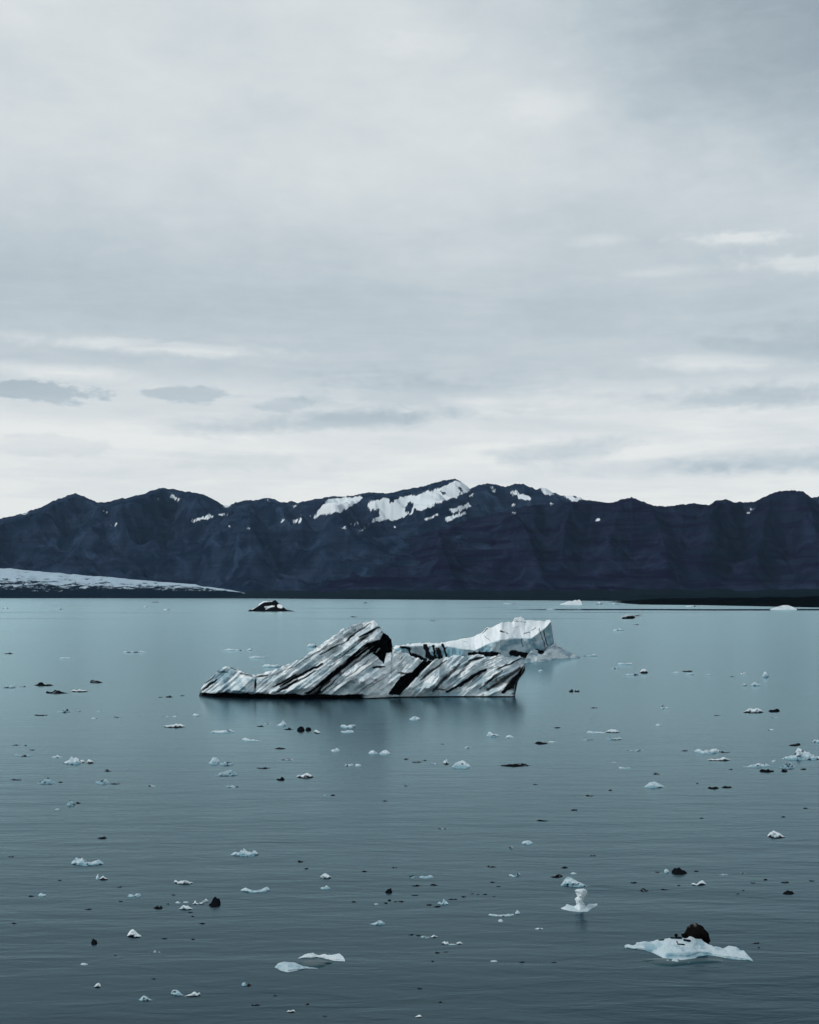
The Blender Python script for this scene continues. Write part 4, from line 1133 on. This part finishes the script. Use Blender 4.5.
    (486.5, 497, 867.6, 4, 'D', "dark double bit above the paired white bits near the centre"), (508, 520.5, 877, 6.4, 'W', "paired white bits near the centre", (.4, .6, .3, .2, .9, 1)), (548.5, 563, 878, 6, 'D', "dark ragged bit at the left of the white hump", (.3, .5, .4, .8, 1, .6)), (589.5, 596, 856.4, 2.8, 'D', None), (560.5, 568.5, 868.6, 3, 'D', None), (570, 577, 874.4, 3, 'F', None),
    (409, 415.5, 878.4, 4.6, 'W', "white bit, left of a pair above the spiky white chunk"), (419, 433.5, 878.6, 5, 'W', "white bit, right of a pair above the spiky white chunk", (.6, .8, .5, .7, 1, .7)),
    (411, 421, 886.6, 3.6, 'D', None), (429.5, 438.5, 886, 3.6, 'D', None), (411, 419.5, 896, 3.2, 'D', None), (398, 404.5, 902, 2.8, 'D', None),
    (437.5, 449.5, 905.4, 7.6, 'W', "spiky white chunk with dark bits beneath, left of the pinnacle floe", (.5, .7, .3, 1, .7, .6, .3)), (426, 432.5, 905.8, 4, 'D', "dark bit left of the spiky white chunk's foot"), (433, 441.5, 907.6, 3.2, 'D', "dark sliver under the spiky white chunk"),
    (461, 466.5, 897.6, 3, 'D', None), (469.5, 474, 894.4, 3, 'D', None), (476, 480, 895, 2.8, 'D', None), (482, 488, 895, 2.4, 'D', None), (490, 496, 883, 3, 'D', None), (496, 501.5, 887, 2.6, 'D', None), (447, 458, 900, 2.4, 'D', None), (492, 496, 897, 2.0, 'D', None),
    (560.5, 590, 887.6, 13, 'W', "smooth blue-white hump just above the pinnacle floe", (.45, .75, .95, 1, .97, .88, .78, .68, .6, .52, .42, .3, .2, .12)),
    (488.5, 514, 916.6, 5.6, 'F', "white crescent floe left of the pinnacle floe", (1, .6, .4, .4, .5, .7, .9)), (515, 520.5, 914.8, 5.4, 'W', "white bit at the right tip of the white crescent floe"), (498, 503.5, 922, 4, 'F', "pale bit under the white crescent floe"),
    (408, 414, 935.6, 2.6, 'D', None), (416, 421, 936.4, 2.6, 'D', None), (420.5, 431, 938.4, 4, 'G', "grey sliver at the left of the two-bit chain below the white crescent floe"), (430.5, 438, 938, 4, 'M', None),
    (441.5, 449, 945, 4, 'M', "white bit, left end of a faint chain below the white crescent floe"), (456, 463, 944.6, 5, 'M', "white bit, right end of a faint chain below the white crescent floe"), (448, 457, 945, 1.6, 'F', None),
    (434.5, 440, 953.6, 3, 'D', None), (443, 448.5, 952.4, 2.4, 'D', None), (431, 434.5, 962, 2.4, 'D', None), (490, 497.5, 962, 2.6, 'F', None), (518.5, 525.5, 962.8, 3, 'D', None), (550.5, 558.5, 963, 2.6, 'D', None), (534.5, 543.5, 929.6, 2.4, 'F', None),
    (417, 423, 989.6, 3.6, 'D', "dark bit alone in the dark water at the bottom centre"), (438, 442.5, 1003, 2.6, 'D', None), (415, 422, 1018, 4, 'M', None),
    (369.5, 385, 925.6, 6.4, 'W', "white wedge of ice alone above the two-lobed floe", (.3, .5, .7, .9, 1, .8)),
    # near water, right
    (767.5, 787, 838.6, 9.4, 'M', "white lump with a dark tail to its right, near the right edge", (.6, .9, 1, .8, .7, .5, .35, .2)),
    (671.5, 687.5, 875, 7.6, 'K', "ragged black lump in the near right water, beside a small white bit", (.7, .9, .8, 1, .7, .6, .4)), (664, 669.5, 873.6, 6, 'W', "small white bit left of the ragged black lump"), (655, 660, 873, 4, 'D', "dark bit left of the small white bit near the ragged black lump"), (693.5, 699, 872, 3.4, 'D', "dark bit right of the ragged black lump"),
    (640, 648.5, 892, 4.6, 'D', None), (629.5, 637.5, 883.6, 3, 'D', None), (660.5, 669, 890.4, 3, 'D', None), (690, 706.5, 886, 6, 'M', "dirty white bit under the ragged black lump", (.4, .6, .3, .8, 1, .7)), (677, 681, 886, 2.6, 'D', None),
    (718.5, 728, 875.6, 3.4, 'G', "grey sliver right of the ragged black lump"), (740, 746, 874, 2.6, 'G', None), (750.5, 756, 883.6, 3, 'D', None), (763, 768.5, 880.6, 3, 'D', None), (780.5, 789.5, 883.4, 4, 'D', None), (808.5, 815, 881.6, 3.4, 'D', None), (782, 795, 895, 6.4, 'D', "dark ragged bit near the right edge above the boulder floe", (.4, .7, 1, .8, .9, .4)), (735.5, 740, 894.4, 2.8, 'D', None), (741, 745, 891, 2.2, 'D', None),
    (802.5, 808.5, 809, 3.2, 'D', None), (780.5, 786, 817.6, 2.8, 'D', None), (699, 704, 818.8, 2.4, 'D', None),
    (750.5, 760.5, 944, 3.6, 'D', "dark sliver on the water right of the boulder, upper of two"), (757, 760.5, 948.4, 3, 'D', "dark speck on the water right of the boulder, lower of two"),
    # farthest specks
    (2, 9, 608.6, 1.6, 'F', None), (55, 64, 609.6, 1.6, 'F', None), (143, 148.5, 607, 1.6, 'F', None), (163, 170.5, 610.2, 1.8, 'F', None), (152, 159, 602.4, 1.4, 'D', None), (363, 368, 603.2, 1.4, 'D', None),
    (503.5, 516, 604.2, 1.8, 'F', "thin white floe on the far water left of the jagged white iceberg"), (596, 604, 604.4, 2.6, 'W', "low white floe between the jagged white iceberg and the dark spit, left one"), (611, 620, 604.6, 2.0, 'W', "low white floe at the very tip of the dark spit"), (685, 697, 606.8, 1.8, 'F', "thin white floe along the foot of the black spit"),
    (546, 556, 609.8, 1.8, 'F', "thin pale floe in front of the jagged far white iceberg"),
]

KIND_WORD = {'D': 'dark', 'K': 'black', 'G': 'grey', 'F': 'pale', 'W': 'white', 'M': 'dirty', 'B': 'bluish'}


def region_of(x, y):
    """words for a speck's place among the things one can find; specks that share them share a label and a group"""
    if y < 640:
        return ("in the far water below the glacier" if x < 240 else "in the far water below the snowy peak")
    if y < 700:
        return ("just left of the striped iceberg's tip" if x < 250 else "right of the striped iceberg's right end" if x < 600 else "among the far floes on the right")
    if y < 735:
        return ("on the water lower left of the striped iceberg" if x < 250 else "below the black slab on the right" if x > 690 else "below the striped iceberg's right end")
    if y < 800:
        return ("at the left edge above the white ice cluster" if x < 60 else "around the domed blue-white chunk in the centre" if x < 560 else "around the white pointed chunk on the right" if x < 760 else "near the peaked heap at the right edge")
    if y < 860:
        return ("in the left water above the two-humped chunk" if x < 200 else "in the open water of the near centre" if x < 620 else "in the open water near the right edge")
    if y < 925:
        return ("around the brash ice left of the rugged black lump" if x < 225 else "left of the spiky white chunk" if x < 437 else "between the spiky white chunk and the white hump" if x < 600 else "around the ragged black lump" if x < 720 else "in the water near the right edge above the boulder floe")
    if x < 220:
        return "around the white-capped black lump at the lower left"
    if x < 370:
        return "in the dark water under the two-lobed floe"
    return "below the white crescent floe at the bottom centre"


rng = random.Random(7)
for i, P in enumerate(PIECES):
    x0, x1, base, hp, ty, label = P[:6]
    n = int(max(10, min(60, (x1 - x0) * 1.6)))
    px = np.linspace(x0, x1, n)
    u = (px - x0) / (x1 - x0)
    if len(P) > 6:
        pr = np.interp(u, np.linspace(0.04, .96, len(P[6])), P[6])
    else:
        k = [rng.uniform(.62, 1) for _ in range(max(3, int((x1 - x0) / 3)))]
        if ty in 'FG':
            k = [.6 + .4 * q for q in k]
        pr = np.interp(u, np.linspace(.06, .94, len(k)), k)
        pr = pr / pr.max()
    pr = pr * np.clip(np.sin(np.pi * np.clip(u, .002, .998)), 0, 1) ** (.14 if x1 - x0 > 12 or len(P) > 6 else .40)
    pr = pr * (1 + (.26 if len(P) > 6 else .9 if ty in 'DKGM' else .6) * (vnoise(u * max(5, (x1 - x0) / 2.2), u * 0 + i, 5) - .5))
    bend = (np.abs(u - .5) * 2) ** 2.5 * min(hp * .25, 2.0) * (1 if base > 700 else .4)    # the near waterline curves back at the ends
    bs = base - bend
    hp = hp * {'D': .5 if hp < 4.5 else .72, 'F': .7, 'G': .6, 'W': .82, 'B': .8, 'M': .9, 'K': 1}[ty]
    top = np.minimum(base - hp * pr, bs - .15)
    fr = {'F': .72, 'B': .66, 'D': .55, 'K': .42, 'M': .5, 'W': .48, 'G': .62}[ty]
    c = {'W': (.12, .62 if base < 800 else .75), 'F': (.10, .62), 'B': (.34, 1.0), 'D': (.92, .3), 'K': (1, 0), 'M': (0, .4), 'G': (.50, .7)}[ty]

    def ash_shade_f(a, b, t, c=c, ty=ty, i=i):
        nz = fbm(a / 2.5 + i, b / 2.0, 200 + i, 3)
        if ty == 'M':
            return np.clip(1.15 - 1.35 * t + 1.3 * (nz - .5), 0, 1)
        if ty in 'DG':
            return np.clip(c[0] + .9 * (nz - .5), 0, 1)
        if ty == 'K':
            return np.ones(a.shape)
        return np.clip(c[0] + (.55 if ty == 'B' else .35) * (nz - .5) + .8 * sstep(nz, .66, .82) + .3 * (1 - sstep(t, 0, .3)), 0, 1)  # lower edge darkened too: underside shade put into the colour

    def blue_f(a, b, t, c=c, i=i):
        return np.clip(c[1] + 1.0 * (fbm(a / 3, b / 2, 300 + i, 3) - .5) + .55 * (1 - sstep(t, .25, .6)) - .1, 0, 1)
    if label is None:
        reg = region_of((x0 + x1) / 2, base)
        label = "tiny %s speck of ice %s" % (KIND_WORD[ty], reg)
        grp = "%s specks %s" % (KIND_WORD[ty], reg)
    else:
        grp = "ice pieces drifting on the lagoon"
    rim = {'W': .48, 'F': .35, 'B': .4, 'D': .45, 'K': .6, 'M': .5, 'G': .35}[ty] + .5 * (fbm(px / max(2.0, (x1 - x0) / 6), px * 0 + i, 400 + i, 3) - .5)
    o = relief(NAMES[ty][0], px, top, bs, lip=bs - (bs - top) * np.clip(rim, .12, .85), lipd=.22, kslope=6 if base > 700 else 2.5, frac=fr, kback=1.0, rows=int(max(6, min(22, hp * 1.8))), brows=5, rough=.8, seed=100 + i, ash=ash_shade_f, blue=blue_f, minb=.10, sub=.12,
               notch=(.10 * min(1, hp / 8), 1.0) if ty in 'WM' and hp > 4 else None)
    tag(o, label, NAMES[ty][1], grp)

# ------------------------------------------------------------------ the air
def build_haze():
    x, y0, y1, z0, z1 = 9300, -450, 11500, -60, 1250
    V = [(-x, y0, z0), (x, y0, z0), (x, y1, z0), (-x, y1, z0), (-x, y0, z1), (x, y0, z1), (x, y1, z1), (-x, y1, z1)]
    Fc = [(3, 2, 1, 0), (4, 5, 6, 7), (0, 1, 5, 4), (1, 2, 6, 5), (2, 3, 7, 6), (3, 0, 4, 7)]
    m = bpy.data.materials.new("haze_air")
    m.use_nodes = True
    nt = m.node_tree
    nt.nodes.remove(nt.nodes['Principled BSDF'])
    v = nt.nodes.new('ShaderNodeVolumePrincipled')
    v.inputs['Color'].default_value = (.42, .68, 1.0, 1)
    v.inputs['Density'].default_value = 1.3e-5
    nt.links.new(v.outputs[0], nt.nodes['Material Output'].inputs['Volume'])
    o = new_obj("haze", V, Fc, m, smooth=False)
    o['kind'] = 'stuff'


build_haze()
